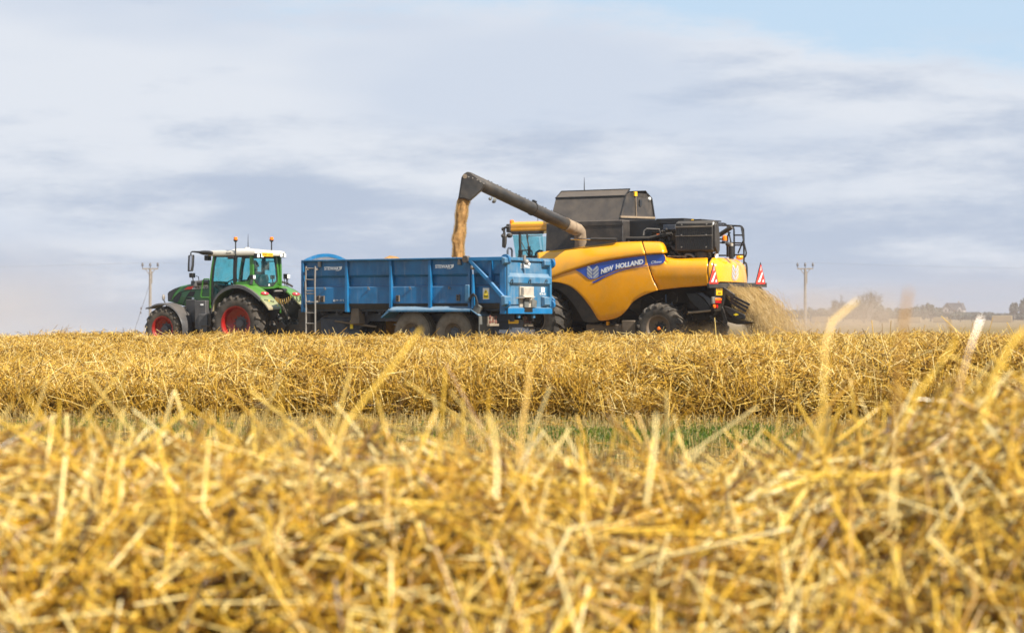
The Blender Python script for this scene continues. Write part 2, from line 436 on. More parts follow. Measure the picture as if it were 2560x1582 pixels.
def wheel(root, c, r, w, rim_r, face, lugs, tyre_m, rim_m, hub_m, lug_h=.05, dish=.16, hub_r=.16, hub_out=.08, bolts=10, hub_label=None):
    """A wheel: hub mesh with tyre and rim below it. face = -1 when its outer side looks to the near side."""
    cu, cv, cz = c; ax = (0, face, 0); h = w / 2
    hb = MB()
    inner = h - dish
    hb.lathe([(hub_r * 1.35, inner - .02), (hub_r * 1.35, inner + .015), (hub_r, inner + .02), (hub_r, inner + hub_out), (hub_r * .8, inner + hub_out + .025), (0, inner + hub_out + .03)], c, ax, 20)
    for k in range(bolts):
        a = 2 * math.pi * k / bolts; p = (cu + math.cos(a) * hub_r * 1.55, cv + face * (inner), cz + math.sin(a) * hub_r * 1.55)
        hb.lathe([(.022, -.01), (.022, .03), (0, .032)], p, ax, 6)
    hub = hb.build('wheel', hub_m, root)
    t = MB()
    rr = r - lug_h
    t.lathe([(rim_r - .02, -h * .86), (rim_r + .03, -h * .93), (rim_r + (rr - rim_r) * .45, -h * 1.0), (rr - .1, -h * .95), (rr - .025, -h * .8), (rr, -h * .5), (rr + .008, 0),
             (rr, h * .5), (rr - .025, h * .8), (rr - .1, h * .95), (rim_r + (rr - rim_r) * .45, h * 1.0), (rim_r + .03, h * .93), (rim_r - .02, h * .86)], c, ax, 56)
    if lugs:
        da = 2 * math.pi / lugs
        for side in (-1, 1):
            for k in range(lugs):
                a0 = k * da + (0 if side < 0 else da / 2)
                rows = []
                # a bar from the tread centre curving out and round the shoulder
                for (fr, dang, rad, hh, wd) in ((.02, 0.0, rr - .01, lug_h, .26), (.45, .45, rr - .012, lug_h, .27), (.86, 1.0, rr - .035, lug_h * .95, .32), (1.0, 1.22, rr - .11, lug_h * .8, .30)):
                    av = side * h * fr
                    for (dd, up_) in ((-wd / 2, 0), (wd / 2, 0), (wd / 2 * .82, 1), (-wd / 2 * .82, 1)):
                        ang = a0 + (dang + dd * 1.6) * da * .62
                        R_ = rad + (hh if up_ else -.02)
                        rows.append((cu + R_ * math.cos(ang), cv + av * 1.0 + (side * .02 if up_ and fr == 1.0 else 0), cz + R_ * math.sin(ang)))
                fs = []
                for q in range(3):
                    b0 = q * 4
                    for i, j in ((0, 1), (1, 2), (2, 3), (3, 0)): fs.append((b0 + i, b0 + j, b0 + 4 + j, b0 + 4 + i))
                fs += [(3, 2, 1, 0), (12, 13, 14, 15)]
                t.add(rows, fs)
    else:
        for k in range(60):          # shallow block tread
            a = 2 * math.pi * k / 60
            for fr in (-.6, -.2, .2, .6):
                ang = a + (.05 if abs(fr) < .5 else 0)
                p = Vector((cu + rr * math.cos(ang), cv + fr * h, cz + rr * math.sin(ang)))
                tg = Vector((-math.sin(ang), 0, math.cos(ang))) * rr * .035; n_ = Vector((math.cos(ang), 0, math.sin(ang))) * .018; v_ = Vector((0, h * .15, 0))
                t.hexa([p - tg - v_ - n_, p + tg - v_ - n_, p + tg + v_ - n_, p - tg + v_ - n_], [p - tg - v_ + n_, p + tg - v_ + n_, p + tg + v_ + n_, p - tg + v_ + n_])
    t.build('tyre', tyre_m, hub, smooth=30)
    m_ = MB()
    m_.lathe([(rim_r + .015, h * .9), (rim_r + .012, h * .93), (rim_r - .02, h * .9), (rim_r - .045, h * .72), (rim_r - .05, max(inner + .1, .05)), (rim_r - .10, inner + .05), (hub_r * 1.6, inner), (0, inner - .005)], c, ax, 48)
    m_.lathe([(rim_r + .012, -h * .93), (rim_r - .03, -h * .85), (rim_r - .05, -h * .3), (rim_r - .07, inner - .06)], c, ax, 32)
    for k in range(8):
        a = 2 * math.pi * (k + .5) / 8; R_ = rim_r * .72
        if R_ > hub_r * 2.1: m_.lathe([(.02, 0), (.02, .035), (0, .036)], (cu + math.cos(a) * R_, cv + face * (inner + .02), cz + math.sin(a) * R_), ax, 6)
    m_.build('rim', rim_m, hub)
    return hub

def rot_box(mb, c, su, sv, sz, pitch=0.0, yaw=0.0):
    M = Matrix.Rotation(yaw, 3, 'Z') @ Matrix.Rotation(pitch, 3, 'Y'); c = Vector(c)
    P = [c + M @ Vector((a * su / 2, b * sv / 2, d * sz / 2)) for d in (-1, 1) for a, b in ((-1, -1), (1, -1), (1, 1), (-1, 1))]
    return mb.hexa(P[:4], P[4:])
# ------------------------------------------------------------------ grain trailer
Z1 = zoomer(340, 570, 440 / 2376); Z2 = zoomer(730, 610, 330 / 2079); Z3 = zoomer(1040, 610, 370 / 2331)
Z4 = zoomer(1130, 410, 350 / 2205); Z5 = zoomer(1360, 440, 320 / 2304); Z6 = zoomer(1640, 520, 300 / 2062)
Z7 = zoomer(1340, 590, 360 / 2094); Z8 = zoomer(1640, 640, 340 / 2447); Z9 = zoomer(1660, 520, 220 / 2376)
Z10 = zoomer(1200, 760, 180 / 2447); Z11 = zoomer(640, 680, 160 / 1512)
TF = Frame(-.18, 60.0, 31.4)
def t2(x, y, v=0.0): return TF.at_v(*Z2(x, y), v)
def t3(x, y, v=0.0): return TF.at_v(*Z3(x, y), v)
def r3(x, y, u=0.0): return TF.at_u(*Z3(x, y), u)

def make_trailer():
    root = TF.root('grain_trailer')
    tag(root, 'blue tandem axle grain trailer with ribbed sides under the unloading auger', 'trailer')
    W = 2.45; uf = t2(152, 600)[0]; ztop = t2(850, 232)[1]
    zz = lambda y, v=.1: t2(850, y, v)[1]
    prof = [(.07, zz(240)), (.09, zz(468)), (.17, zz(505)), (.17, zz(628)), (.09, zz(662)), (.09, zz(912)), (.24, zz(1000)), (.30, zz(1000)), (.30, zz(1010)), (.34, zz(905)), (.16, zz(880)), (.22, zz(650)), (.22, zz(480)), (.13, zz(440)), (.12, zz(240))]
    side = MB().prism_u(prof, uf + .04, -.10); side.build('side_panel', 'blue_paint', root)
    MB().prism_u([(W - v, z) for v, z in prof], uf + .04, -.10).build('side_panel', 'blue_paint', root)
    fl = MB().box(uf + .05, -.06, .3, W - .3, zz(1000) - .06, zz(1000)); fl.build('floor', 'chassis_paint', root)
    for f in (lambda v: v, lambda v: W - v): MB().prism_u([(f(a), z) for a, z in ((.083, zz(914)), (.236, zz(1004)), (.30, zz(1004)), (.20, zz(914)))], uf + .05, -.12).build('chamfer_dirt_shade', 'dirt_shade_dark', root)  # dark strip over the down-facing chamfer: dirt plus underside shade as colour
    # top rails
    MB().box(uf, t3(800, 200)[0], -.03, .10, zz(243, 0), zz(216, 0)).build('top_rail', 'blue_paint', root, .012)
    MB().box(uf, -.02, W - .10, W + .03, zz(243, 0), zz(216, 0)).build('top_rail', 'blue_paint', root, .012)
    # ribs
    def rib(u0, u1, zt, zb, name='rib', m='blue_paint', v0=0.0, v1=.2):
        MB().prism([(u0, zb), (u1, zb), (u1, zt), (u0, zt)], v0, v1).build(name, m, root, .008)
    spots = [(t2(830, 600)[0], t2(868, 600)[0], zz(1045, 0)), (t2(1526, 600)[0], t2(1562, 600)[0], zz(985, 0)), (t3(190, 600)[0], t3(230, 600)[0], zz(985, 0)), (t3(815, 600)[0], t3(852, 600)[0], zz(1000, 0))]
    for u0, u1, zb in spots:
        rib(u0, u1, zz(244, 0), zb)
        rib(u0, u1, zz(244, 0), zb, v0=W - .2, v1=W)
    rib(uf - .01, uf + .085, zz(225, 0), t2(170, 1045)[1], 'corner_post', v0=-.02, v1=.14)
    rib(uf - .01, uf + .085, zz(225, 0), t2(170, 1045)[1], 'corner_post', v0=W - .14, v1=W + .02)
    rib(t3(1322, 600)[0], .0, t3(1400, 238)[1], t3(1400, 1075)[1], 'corner_post', v0=-.015, v1=.2)
    rib(t3(1322, 600)[0], .0, t3(1400, 238)[1], t3(1400, 1075)[1], 'corner_post', v0=W - .2, v1=W + .015)
    rib(t3(1145, 400)[0], t3(1185, 400)[0], zz(244, 0), t3(1165, 570)[1], 'short_rib')
    # headboard with an arched grille above the rail
    arch = []
    for k in range(17):
        f = k / 16; arch.append((W * f, zz(236, 0) + .26 * math.sin(math.pi * f) ** .8))
    zlow = zz(1000)
    hb = MB().prism_u([(W - .05, zlow), (.05, zlow), (.05, ztop), (W - .05, ztop)], uf, uf + .06); head = hb.build('headboard', 'blue_paint', root)
    inner = [(v, max(ztop + .015, z - .10)) for v, z in arch]
    rings = [[(uf, a[0], a[1]), (uf + .05, a[0], a[1]), (uf + .05, b[0], b[1]), (uf, b[0], b[1])] for a, b in zip(arch, inner)]
    MB().loft(rings).build('arch_frame', 'blue_paint', head)
    gr = MB()
    for k in range(2, 46):
        v = W * k / 47; zt = interp(inner, v)
        if zt > ztop + .04: gr.beam((uf + .025, v, ztop), (uf + .025, v, zt + .02), .014)
    for h in (.06, .13, .19): 
        vs = [v for v, z in inner if z > ztop + h]
        if len(vs) > 1: gr.beam((uf + .02, vs[0], ztop + h), (uf + .02, vs[-1], ztop + h), .012)
    gr.build('arch_grille', 'galvanised', head)
    # access ladder
    ld = MB(); v = -.07
    L = [t2(x, y, v) for x, y in ((222, 325), (213, 600), (222, 1000), (220, 1385))]; R_ = [t2(x, y, v) for x, y in ((366, 325), (360, 600), (366, 1000), (366, 1385))]
    lad = ld.tube([(u, v, z) for u, z in L], .026, 8).tube([(u, v, z) for u, z in R_], .026, 8).build('ladder', 'galvanised', root)
    for y in (358, 535, 712, 757, 888, 1058, 1225):
        a, b = t2(220, y, v), t2(362, y, v)
        MB().tube([(a[0], v, a[1]), (b[0], v, b[1])], .018, 8).build('rung', 'galvanised', lad)
    for x in (222, 366):
        for y in (370, 880):
            a = t2(x, y, v); MB().box(a[0] - .02, a[0] + .02, v, .10, a[1] - .03, a[1] + .03).build('bracket', 'galvanised', lad)
    # lettering on the side
    def word(x0, y0, x1, y1, s, v, name='lettering', m='white_vinyl', bold=.012, shear=0.0):
        a, b = t2(x0, y1, v), t2(x1, y0, v)
        return letters(root, name, s, (a[0], v - .004, a[1]), (1, 0, 0), (0, 0, 1), b[0] - a[0], b[1] - a[1], m, bold, shear)
    def name_mark(zm, x0, y0, x1, y1, v, fn):
        a, b = fn(x0, y1, v), fn(x1, y0, v); wd = b[0] - a[0]; ht = b[1] - a[1]
        o = letters(root, 'lettering', 'STEWART', (a[0], v - .004, a[1]), (1, 0, .0), (0, 0, 1), wd, ht, 'white_bright', .03)
        sw = MB(); zb = a[1]; u1 = b[0]       # the sweeping tail under the last letter
        sw.plate([(u1 - .02, v - .008, zb + ht), (u1 + .05, v - .008, zb + ht * 1.05), (u1 + .02, v - .008, zb + ht * .2), (u1 - .09, v - .008, zb - ht * .22), (u1 - .22, v - .008, zb - ht * .24), (u1 - .08, v - .008, zb - ht * .06), (u1 - .02, v - .008, zb + ht * .2)], (0, .004, 0))
        sw.build('lettering_tail', 'white_bright', o, smooth=0)
    vt = .078
    name_mark(Z2, 510, 330, 770, 388, vt, t2); name_mark(Z3, 305, 298, 578, 358, vt, t3)
    word(652, 848, 692, 880, 'GX', .088, bold=.02, shear=.2); word(698, 845, 822, 870, '16 - 21 L', .088, bold=.02)
    # rusty door catches, hooks and stickers on the panels
    def catch(fn, x, y):
        u, z = fn(x, y, .08)
        f = MB().box(u - .055, u + .055, .045, .09, z - .09, z + .09).build('catch_plate', 'rim_dusty', root)
        MB().box(u - .03, u + .03, .038, .05, z - .07, z - .008).box(u - .03, u + .03, .038, .05, z + .008, z + .07).build('catch_slot', 'black_metal', f)
    for fn, x, y in ((t2, 418, 838), (t2, 488, 838), (t2, 1670, 830), (t3, 668, 820)): catch(fn, x, y)
    for fn, x, y in ((t2, 520, 672), (t2, 1208, 668), (t2, 1862, 664), (t3, 528, 660)):
        u, z = fn(x, y, .08)
        MB().tube([(u - .03, .085, z - .05), (u - .015, .04, z + .03), (u + .015, .04, z + .03), (u + .03, .085, z - .05)], .010, 6).build('tie_hook', 'galvanised', root)
    u, z = t3(1103, 757, .08); st = MB().box(u - .105, u + .105, .078, .088, z - .16, z + .16).build('warning_sticker', 'white_vinyl', root)
    MB().box(u - .085, u + .085, .072, .079, z - .14, z + .0).plate([(u - .085, .072, z + .01), (u + .085, .072, z + .01), (u, .072, z + .13)], (0, .006, 0)).build('sticker_print', 'yellow_sticker', st)
    MB().plate([(u - .03, .068, z + .03), (u + .03, .068, z + .03), (u, .068, z + .09)], (0, .004, 0)).build('sticker_symbol', 'black_vinyl', st)
    MB().box(u - .06, u + .06, .068, .072, z - .09, z - .055).build('sticker_text', 'black_vinyl', st)
    u, z = t3(675, 245, .0); MB().prism([(u - .06, z - .1), (u + .06, z - .1), (u + .03, z + .1), (u - .03, z + .1)], .0, .07).build('sheet_bracket', 'galvanised', root, .01)
    u, z = t2(425, 285, .0); MB().box(u - .05, u + .05, .0, .06, z - .1, z + .1).build('sheet_bracket', 'galvanised', root, .01)
    # arms of the lifting tailgate
    va = -.10
    P = lambda x, y: (t3(x, y, va)[0], va, t3(x, y, va)[1])
    for off in (0.0, W + .20):
        q = lambda p: (p[0], p[1] + off, p[2])
        arm = MB(); a, b = P(800, 182), P(1410, 172); c, d = P(1410, 232), P(845, 240)
        arm.plate([q(P(800, 184)), q(P(1412, 172)), q(P(1412, 230)), q(P(880, 243)), q(P(1120, 500)), q(P(1195, 590)), q(P(1418, 838)), q(P(1412, 900)), q(P(1380, 885)), q(P(1180, 640)), q(P(812, 240))], (0, .11, 0))
        ao = arm.build('tailgate_arm', 'blue_paint' if off else 'blue_bright', root, .008)
    pv = P(785, 215); MB().lathe([(0, -.05), (.10, -.05), (.10, .12), (0, .12)], pv, (0, 1, 0), 16).build('arm_pivot', 'cast_iron', root)
    # lifting ram, hoses and valve box
    p0, p1 = P(882, 990), P(884, 450); p2 = P(876, 340)
    ram = MB().tube([(p0[0], -.04, p0[2]), (p1[0], -.04, p1[2])], .055, 12).build('lifting_ram', 'blue_bright', root)
    MB().tube([(p1[0], -.04, p1[2]), (p2[0], -.04, p2[2])], .03, 10).build('ram_rod', 'chrome', ram)
    MB().ball((p2[0], -.04, p2[2]), .075, 6).build('ram_eye', 'galvanised', ram)
    MB().tube([P(830, 850), P(870, 780), P(905, 755), P(945, 800), P(968, 880), P(975, 960)], .022, 8).tube([P(840, 860), P(880, 800), P(915, 780), P(940, 830), P(955, 900), P(962, 965)], .018, 8).build('hydraulic_hose', 'hose_black', root)
    u, z = t3(825, 750, -.04); MB().box(u - .09, u + .06, -.10, .05, z - .24, z + .24).build('ram_bracket', 'blue_paint_dusty', root, .02)
    u, z = t3(965, 1000, -.04); rot_box(MB(), (u, -.02, z), .20, .14, .26, .5).build('valve_box', 'flap_grey', root, .01)
    # mudguard over the tandem wheels with its sloped ends and flap
    vg = -.12
    G = lambda x, y, fn=t2: fn(x, y, vg)
    gz = G(1530, 1012)[1]; gb = G(1530, 1040)[1]; gi = t2(1530, 958, .10)[1]
    ua, ub = G(1522, 1000)[0], G(850, 1010, t3)[0]
    uc, zc = G(1405, 1140); ud, zd = G(985, 1110, t3); ue, ze = G(1030, 1365, t3)
    mg = MB()
    mg.plate([(ua, vg, gz), (ub, vg, gz), (ub, .10, gi), (ua, .10, gi)], (0, .0, -.02))
    mg.box(ua, ub, vg - .004, vg + .02, gb, gz - .001)
    mg.plate([(ua, vg, gz), (ua, .55, gz), (uc, .55, zc), (uc, vg, zc)], (-.015, 0, .02))
    mg.plate([(ub, vg, gz), (ub, .55, gz), (ud, .55, zd), (ud, vg, zd)], (.015, 0, .02))
    mg.prism([(uc, zc), (ua, gb - .02), (ua, gz)], vg, vg + .02)
    mg.build('mudguard', 'blue_paint_dusty', root)
    MB().box(ud, ud + .03, vg, .6, .42, zd).build('mud_flap', 'flap_grey', root)
    m2 = MB().box(uc, ud, W - .55, W + .10, gb, gb + .04); m2.build('mudguard', 'blue_paint_dusty', root)
    # wheels
    wc = []
    for (px, py) in ((1027, 829), (1131, 829)):
        u, _ = TF.at_v(px, py, .02); wc.append(u)
    for u in wc:
        wheel(root, (u, .30, .615), .625, .56, .30, -1, 0, 'tyre_dusty', 'rim_dusty', 'hub_grey', .02, .14, .11, .05, 8)
        wheel(root, (u, W - .30, .615), .625, .56, .30, 1, 0, 'tyre_dusty', 'rim_dusty', 'hub_grey', .02, .14, .11, .05, 8)
        MB().box(u - .07, u + .07, .5, W - .5, .54, .69).build('axle', 'cast_iron', root, .02)
    # chassis rails, bogie plates, drawbar
    cz0, cz1 = t2(700, 1190, .55)[1], t2(700, 1070, .55)[1]
    for v in (.62, W - .74):
        ch = MB().box(uf + .5, -.15, v, v + .12, cz0, cz1).build('chassis_rail', 'chassis_paint', root, .01)
        a = [t2(x, y, v)[0:2] for x, y in ((800, 1180), (905, 1350), (1000, 1360), (1240, 1180))]
        MB().prism(a, v - .02, v + .02).build('spring_plate', 'chassis_paint', ch)
        MB().box(wc[0] - .4, wc[1] + .4, v - .05, v + .07, .62, cz0).build('bogie_beam', 'cast_iron', ch)
    for x in (480, 705, 1168, 1378):
        u, z = t2(x, 1022, .4); MB().box(u - .04, u + .04, .40, .62, z - .12, z + .12).build('floor_bearer', 'chassis_paint', root)
    for k in range(9):
        u = uf + .4 + k * .75; MB().box(u, u + .08, .35, W - .35, cz1, zz(1000) - .05).build('cross_member', 'black_metal', root)
    u, z = t2(925, 1115, .0); fb = MB().prism([(u - .13, z + .24), (u + .13, z + .24), (u + .17, z - .22), (u - .17, z - .22)], .2, .5).build('stowage_box', 'rim_dusty', root, .02)
    u, z = t2(928, 1245, .55); MB().box(u - .05, u + .05, .575, .60, z - .12, z + .12).build('data_plate', 'yellow_sticker', root)
    db = MB(); hx = uf - 1.75
    db.beam((uf + 1.0, .72, .82), (hx, W / 2, .62), .14, .34).beam((uf + 1.0, W - .72, .82), (hx, W / 2, .62), .14, .34)
    db.build('drawbar', 'cast_iron', root, .01)
    MB().lathe([(.05, -.03), (.10, -.03), (.10, .03), (.05, .03)], (hx - .05, W / 2, .62), (0, 0, 1), 16).build('tow_eye', 'cast_iron', root)
    MB().tube([(uf - .5, W / 2 - .25, .85), (uf - .5, W / 2 - .25, .22)], .05, 10).box(uf - .6, uf - .4, W / 2 - .35, W / 2 - .15, .18, .22).build('parking_jack', 'cast_iron', root)
    MB().box(uf + .25, uf + 1.7, .6, 1.5, .40, 1.05).build('hydraulic_tank', 'chassis_paint', root, .04)
    MB().tube([(uf + 1.0, 1.2, .62), (uf + 2.0, 1.2, .62)], .27, 18).box(uf + 1.7, uf + 2.05, 1.35, 1.45, .25, .95).build('air_tank', 'black_metal', root)
    MB().box(uf - .78, uf - .30, .85, 1.75, .55, 1.30).box(uf - .30, uf, 1.0, 1.6, .5, .95).build('front_frame', 'cast_iron', root, .03)
    MB().prism([(uf - .9, .45), (uf + .3, .45), (uf + .3, 1.12), (uf + .05, 1.12)], 1.05, 1.4).build('drawbar_gusset', 'cast_iron', root, .02)
    MB().tube([(uf + .9, .45, .95), (uf + 2.4, .45, .78)], .03, 8).tube([(uf + 3.0, .5, .85), (uf + 4.0, .45, .72)], .028, 8).build('brake_linkage', 'rim_dusty', root)
    # --------------------------------------------------------------- rear
    rz = lambda y, u=0.0: r3(1440, y, u)[1]
    pr = [(.075, rz(1075)), (.075, rz(975)), (.0, rz(966)), (.0, rz(632)), (.085, rz(582)), (.085, rz(490)), (.0, rz(428)), (.0, rz(232)), (.06, rz(228)), (.06, rz(180)), (-.06, rz(180)), (-.06, rz(1075))]
    tg_ = MB().prism(pr, .02, W - .02).build('tailgate', 'blue_paint_dusty', root, .006)
    MB().box(.07, .09, .0, W, rz(1072), rz(985)).build('bottom_beam', 'blue_bright', tg_, .006)
    for v0 in (.0, W - .1): MB().box(-.04, .07, v0, v0 + .1, rz(960), rz(240)).build('side_stile', 'blue_paint_dusty', tg_, .006)
    def bracket(x0, x1, y0, y1, u1):
        v0, v1 = r3(x0, 300, u1)[0], r3(x1, 300, u1)[0]
        return MB().prism([(0, rz(y0)), (u1, rz(y0 + 20)), (u1, rz(y1 - 40)), (.02, rz(y1))], v0, v1).build('hinge_bracket', 'blue_paint_dusty', tg_, .012)
    bracket(1402, 1500, 182, 310, .12); bracket(2030, 2125, 192, 325, .12); bracket(1402, 1500, 785, 960, .14); bracket(2030, 2120, 790, 965, .14)
    for vv, y in ((-.02, 215), (W + .02, 255), (-.02, 905), (W + .02, 925)):
        MB().lathe([(0, -.05), (.14, -.05), (.14, .05), (0, .05)], (.02, vv, rz(y)), (0, 1, 0), 20).build('hinge_disc', 'blue_paint', tg_)
    for x in (1505, 1788, 2045):
        v, z = r3(x, 575, .09)
        MB().tube([(.09, v - .06, z - .04), (.11, v - .045, z + .05), (.11, v, z + .085), (.11, v + .045, z + .05), (.09, v + .06, z - .04)], .011, 6).build('rope_ring', 'black_metal', tg_)
    a, b = r3(1648, 355, .004), r3(1800, 292, .004)
    o = letters(tg_, 'lettering', 'STEWART', (.004, a[0], a[1]), (0, 1, 0), (0, 0, 1), b[0] - a[0], b[1] - a[1], 'white_vinyl', .015)
    a, b = r3(1948, 775, .004), r3(2045, 745, .004)
    letters(tg_, 'lettering', 'GX 16 - 21 L', (.004, a[0], a[1]), (0, 1, 0), (0, 0, 1), b[0] - a[0], b[1] - a[1], 'white_vinyl', .02)
    v, z = r3(1997, 695, .004); MB().box(.002, .008, v - .09, v + .09, z - .07, z + .07).build('sticker', 'white_vinyl', tg_)
    # grain chute
    B = lambda x0, x1, y0, y1, u0, u1: MB().box(u0, u1, r3(x0, 800, u1)[0], r3(x1, 800, u1)[0], r3(x0, y1, u1)[1], r3(x0, y0, u1)[1])
    gc = B(1640, 1858, 642, 970, .0, .05).build('grain_chute', 'chute_cream', tg_, .008)
    B(1702, 1858, 655, 790, .05, .16).build('chute_cover', 'chute_cream', gc, .015)
    MB().prism([(.16, r3(1700, 780, .16)[1]), (.24, r3(1700, 812, .2)[1]), (.05, r3(1700, 828, .05)[1]), (.05, r3(1700, 780, .05)[1])], r3(1700, 800, .2)[0], r3(1862, 800, .2)[0]).build('chute_lip', 'chute_cream', gc)
    for x0, x1 in ((1706, 1770), (1826, 1895)):
        v0, v1 = r3(x0, 880, .1)[0], r3(x1, 880, .1)[0]; za, zb = r3(x0, 830, .1)[1], r3(x0, 970, .1)[1]
        MB().prism_u([(v0, zb), (v1, zb), (v1 + .03, zb + .2), (v1, za - .08), (v0 + .3 * (v1 - v0), za), (v0, za - .05)], .06, .11).build('chute_flap', 'flap_grey', gc)
    B(1772, 1824, 835, 970, .05, .07).build('chute_slide', 'chute_cream', gc)
    v, z = r3(1690, 820, .2); v2, z2 = r3(1580, 822, .2); MB().tube([(.2, v + .1, z), (.2, v2, z2), (.2, v2, z2 - .03)], .018, 8).build('chute_handle', 'galvanised', gc)
    B(1712, 1838, 975, 1045, .078, .10).build('chute_stain', 'grime', gc)
    v, z = r3(1742, 258, .15); lp = MB().ball((.14, v, z), .085, 7).box(.02, .10, v - .05, v + .05, z + .02, z + .2).build('work_lamp', 'galvanised', tg_)
    MB().ball((.19, v + .05, z - .06), .05, 6).build('lamp_glass', 'clear_lens', lp)
    v, z = r3(1478, 130, -.05); MB().tube([(-.05, v - .12, z - .2), (-.05, v - .12, z + .10), (-.05, v - .06, z + .16), (-.05, v + .06, z + .16), (-.05, v + .12, z + .10), (-.05, v + .12, z - .2)], .03, 8).build('grab_hoop', 'chassis_paint', root)
    v, z = r3(2118, 375, .02); MB().box(-.02, .05, W - .02, W + .03, z - .2, z + .2).build('marker_lamp', 'red_lens', root)
    # rear lights, bumper and number plate
    def light_unit(x0, x1, y0, y1, full=True):
        v0, v1 = r3(x0, 1200, -.3)[0], r3(x1, 1200, -.3)[0]; za, zb = r3(x0, y0, -.3)[1], r3(x0, y1, -.3)[1]
        lu = MB().box(-.34, -.30, v0, v1, zb, za).box(-.34, -.24, v0 - .02, v1 + .02, zb - .05, zb + .02).build('light_cluster', 'lamp_frame', root, .008)
        n = 3
        for k in range(n):
            vc = v0 + (v1 - v0) * (k + .5) / n; zc_ = (za + zb) / 2 + .03
            if k == 1: MB().prism_u([(vc - .06, zc_ - .09), (vc + .06, zc_ - .09), (vc, zc_ + .09)], -.305, -.285).build('reflector', 'lens_muddy', lu)
            else: MB().lathe([(.055, 0), (.055, .02), (0, .03)], (-.30, vc, zc_ + .06), (1, 0, 0), 12).lathe([(.055, 0), (.055, .02), (0, .03)], (-.30, vc, zc_ - .07), (1, 0, 0), 12).build('lamp_lens', 'lens_muddy', lu)
    light_unit(1140, 1275, 1115, 1240); light_unit(1690, 1815, 1120, 1240)
    MB().box(-.5, -.36, .25, W - .25, .60, .72).build('bumper_beam', 'chassis_paint', root)
    v0, z0 = r3(1459, 1228, -.25); v1, z1 = r3(1612, 1172, -.25)
    npl = MB().box(-.26, -.245, v0, v1, z0, z1).build('number_plate', 'yellow_plate', root)
    letters(npl, 'lettering', 'SV16 BCX', (-.243, v0 + .05, z0 + .055), (0, 1, 0), (0, 0, 1), v1 - v0 - .10, z1 - z0 - .11, 'black_vinyl', -.012)
    for x in (1610, 1845):
        v, z = r3(x, 1105, -.02); MB().box(-.05, .02, v - .05, v + .05, z - .06, z + .03).build('rubber_stop', 'blue_paint_dusty', root)
    MB().box(-.9, -.3, .7, 1.75, .55, 1.0).build('rear_crossmember', 'chassis_paint', root)
    return root
make_trailer()

# the load and the falling grain
def heap():
    n, m = 40, 16; W = 2.45; uf = -7.05; vs = []; fs = []
    nrm = np.random.default_rng(3).normal(0, .012, (n + 1, m + 1))
    ztop = TF.at_v(*Z2(850, 232), 0)[1]
    for i in range(n + 1):
        for j in range(m + 1):
            u = uf + (6.9) * i / n; v = .24 + (W - .48) * j / m
            pk = .0
            for (pu, pa, pw) in ((-4.75, .70, 1.0), (-2.4, .66, .9), (-6.1, .30, .8)):
                pk = max(pk, pa - .55 * math.hypot((u - pu), (v - 1.22)) / pw * .8)
            vs.append((u, v, ztop - .52 + max(pk, 0) + nrm[i, j]))
    for i in range(n):
        for j in range(m): a = i * (m + 1) + j; fs.append((a, a + 1, a + m + 2, a + m + 1))
    o = MB().add(vs, fs).build('grain_heap', 'grain_wheat')
    o.location = (*TF.o, 0); o.rotation_euler = (0, 0, -TF.a)
    tag(o, 'golden grain heaped up inside the blue trailer', 'grain', kind='stuff')
heap()

def tri_bits(P, D, L, R):
    """n thin three sided bits as arrays: centres, directions, lengths, radii."""
    n = len(P); rnd = rng.normal(size=(n, 3)); a = np.cross(D, rnd); a /= np.linalg.norm(a, axis=1, keepdims=True) + 1e-9; b = np.cross(D, a)
    return a, b

def straw_object(name, m, P, D, L, R, bend, tone, rings=3, base=None, parent=None):
    """One mesh of many bent straws; base = (verts, quads) of the mound they lie on."""
    n = len(P); D = D / (np.linalg.norm(D, axis=1, keepdims=True) + 1e-9)
    a, b = tri_bits(P, D, L, R)
    ts = np.linspace(-.5, .5, rings); V = np.zeros((n, rings, 3, 3), np.float32)
    for k, t in enumerate(ts):
        c = P + D * (L * t)[:, None] + a * (bend * L * (1 - 4 * t * t))[:, None]
        for q in range(3):
            an = 2 * math.pi * q / 3
            V[:, k, q] = c + (a * math.cos(an) + b * math.sin(an)) * R[:, None]
    V = V.reshape(-1, 3)
    f = []
    for k in range(rings - 1):
        for q in range(3):
            f.append((k * 3 + q, k * 3 + (q + 1) % 3, k * 3 + 3 + (q + 1) % 3, k * 3 + 3 + q))
    f = np.array(f, np.int32); Fq = (f[None] + (np.arange(n, dtype=np.int32) * rings * 3)[:, None, None]).reshape(-1, 4)
    T = np.repeat(tone, rings * 3).astype(np.float32)
    if base is not None:
        bv, bf, bt = base
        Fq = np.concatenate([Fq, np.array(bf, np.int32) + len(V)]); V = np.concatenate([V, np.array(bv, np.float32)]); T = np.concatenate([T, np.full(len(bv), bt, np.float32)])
    me = bpy.data.meshes.new(name)
    me.vertices.add(len(V)); me.vertices.foreach_set('co', V.astype(np.float32).ravel())
    me.loops.add(len(Fq) * 4); me.loops.foreach_set('vertex_index', Fq.ravel())
    me.polygons.add(len(Fq)); me.polygons.foreach_set('loop_start', np.arange(0, len(Fq) * 4, 4, dtype=np.int32))
    me.polygons.foreach_set('use_smooth', np.ones(len(Fq), bool))
    me.update(calc_edges=True)
    at = me.attributes.new('tone', 'FLOAT', 'POINT'); at.data.foreach_set('value', T)
    me.materials.append(MATS[m])
    o = bpy.data.objects.new(name, me); COL.objects.link(o); o.parent = parent
    return o

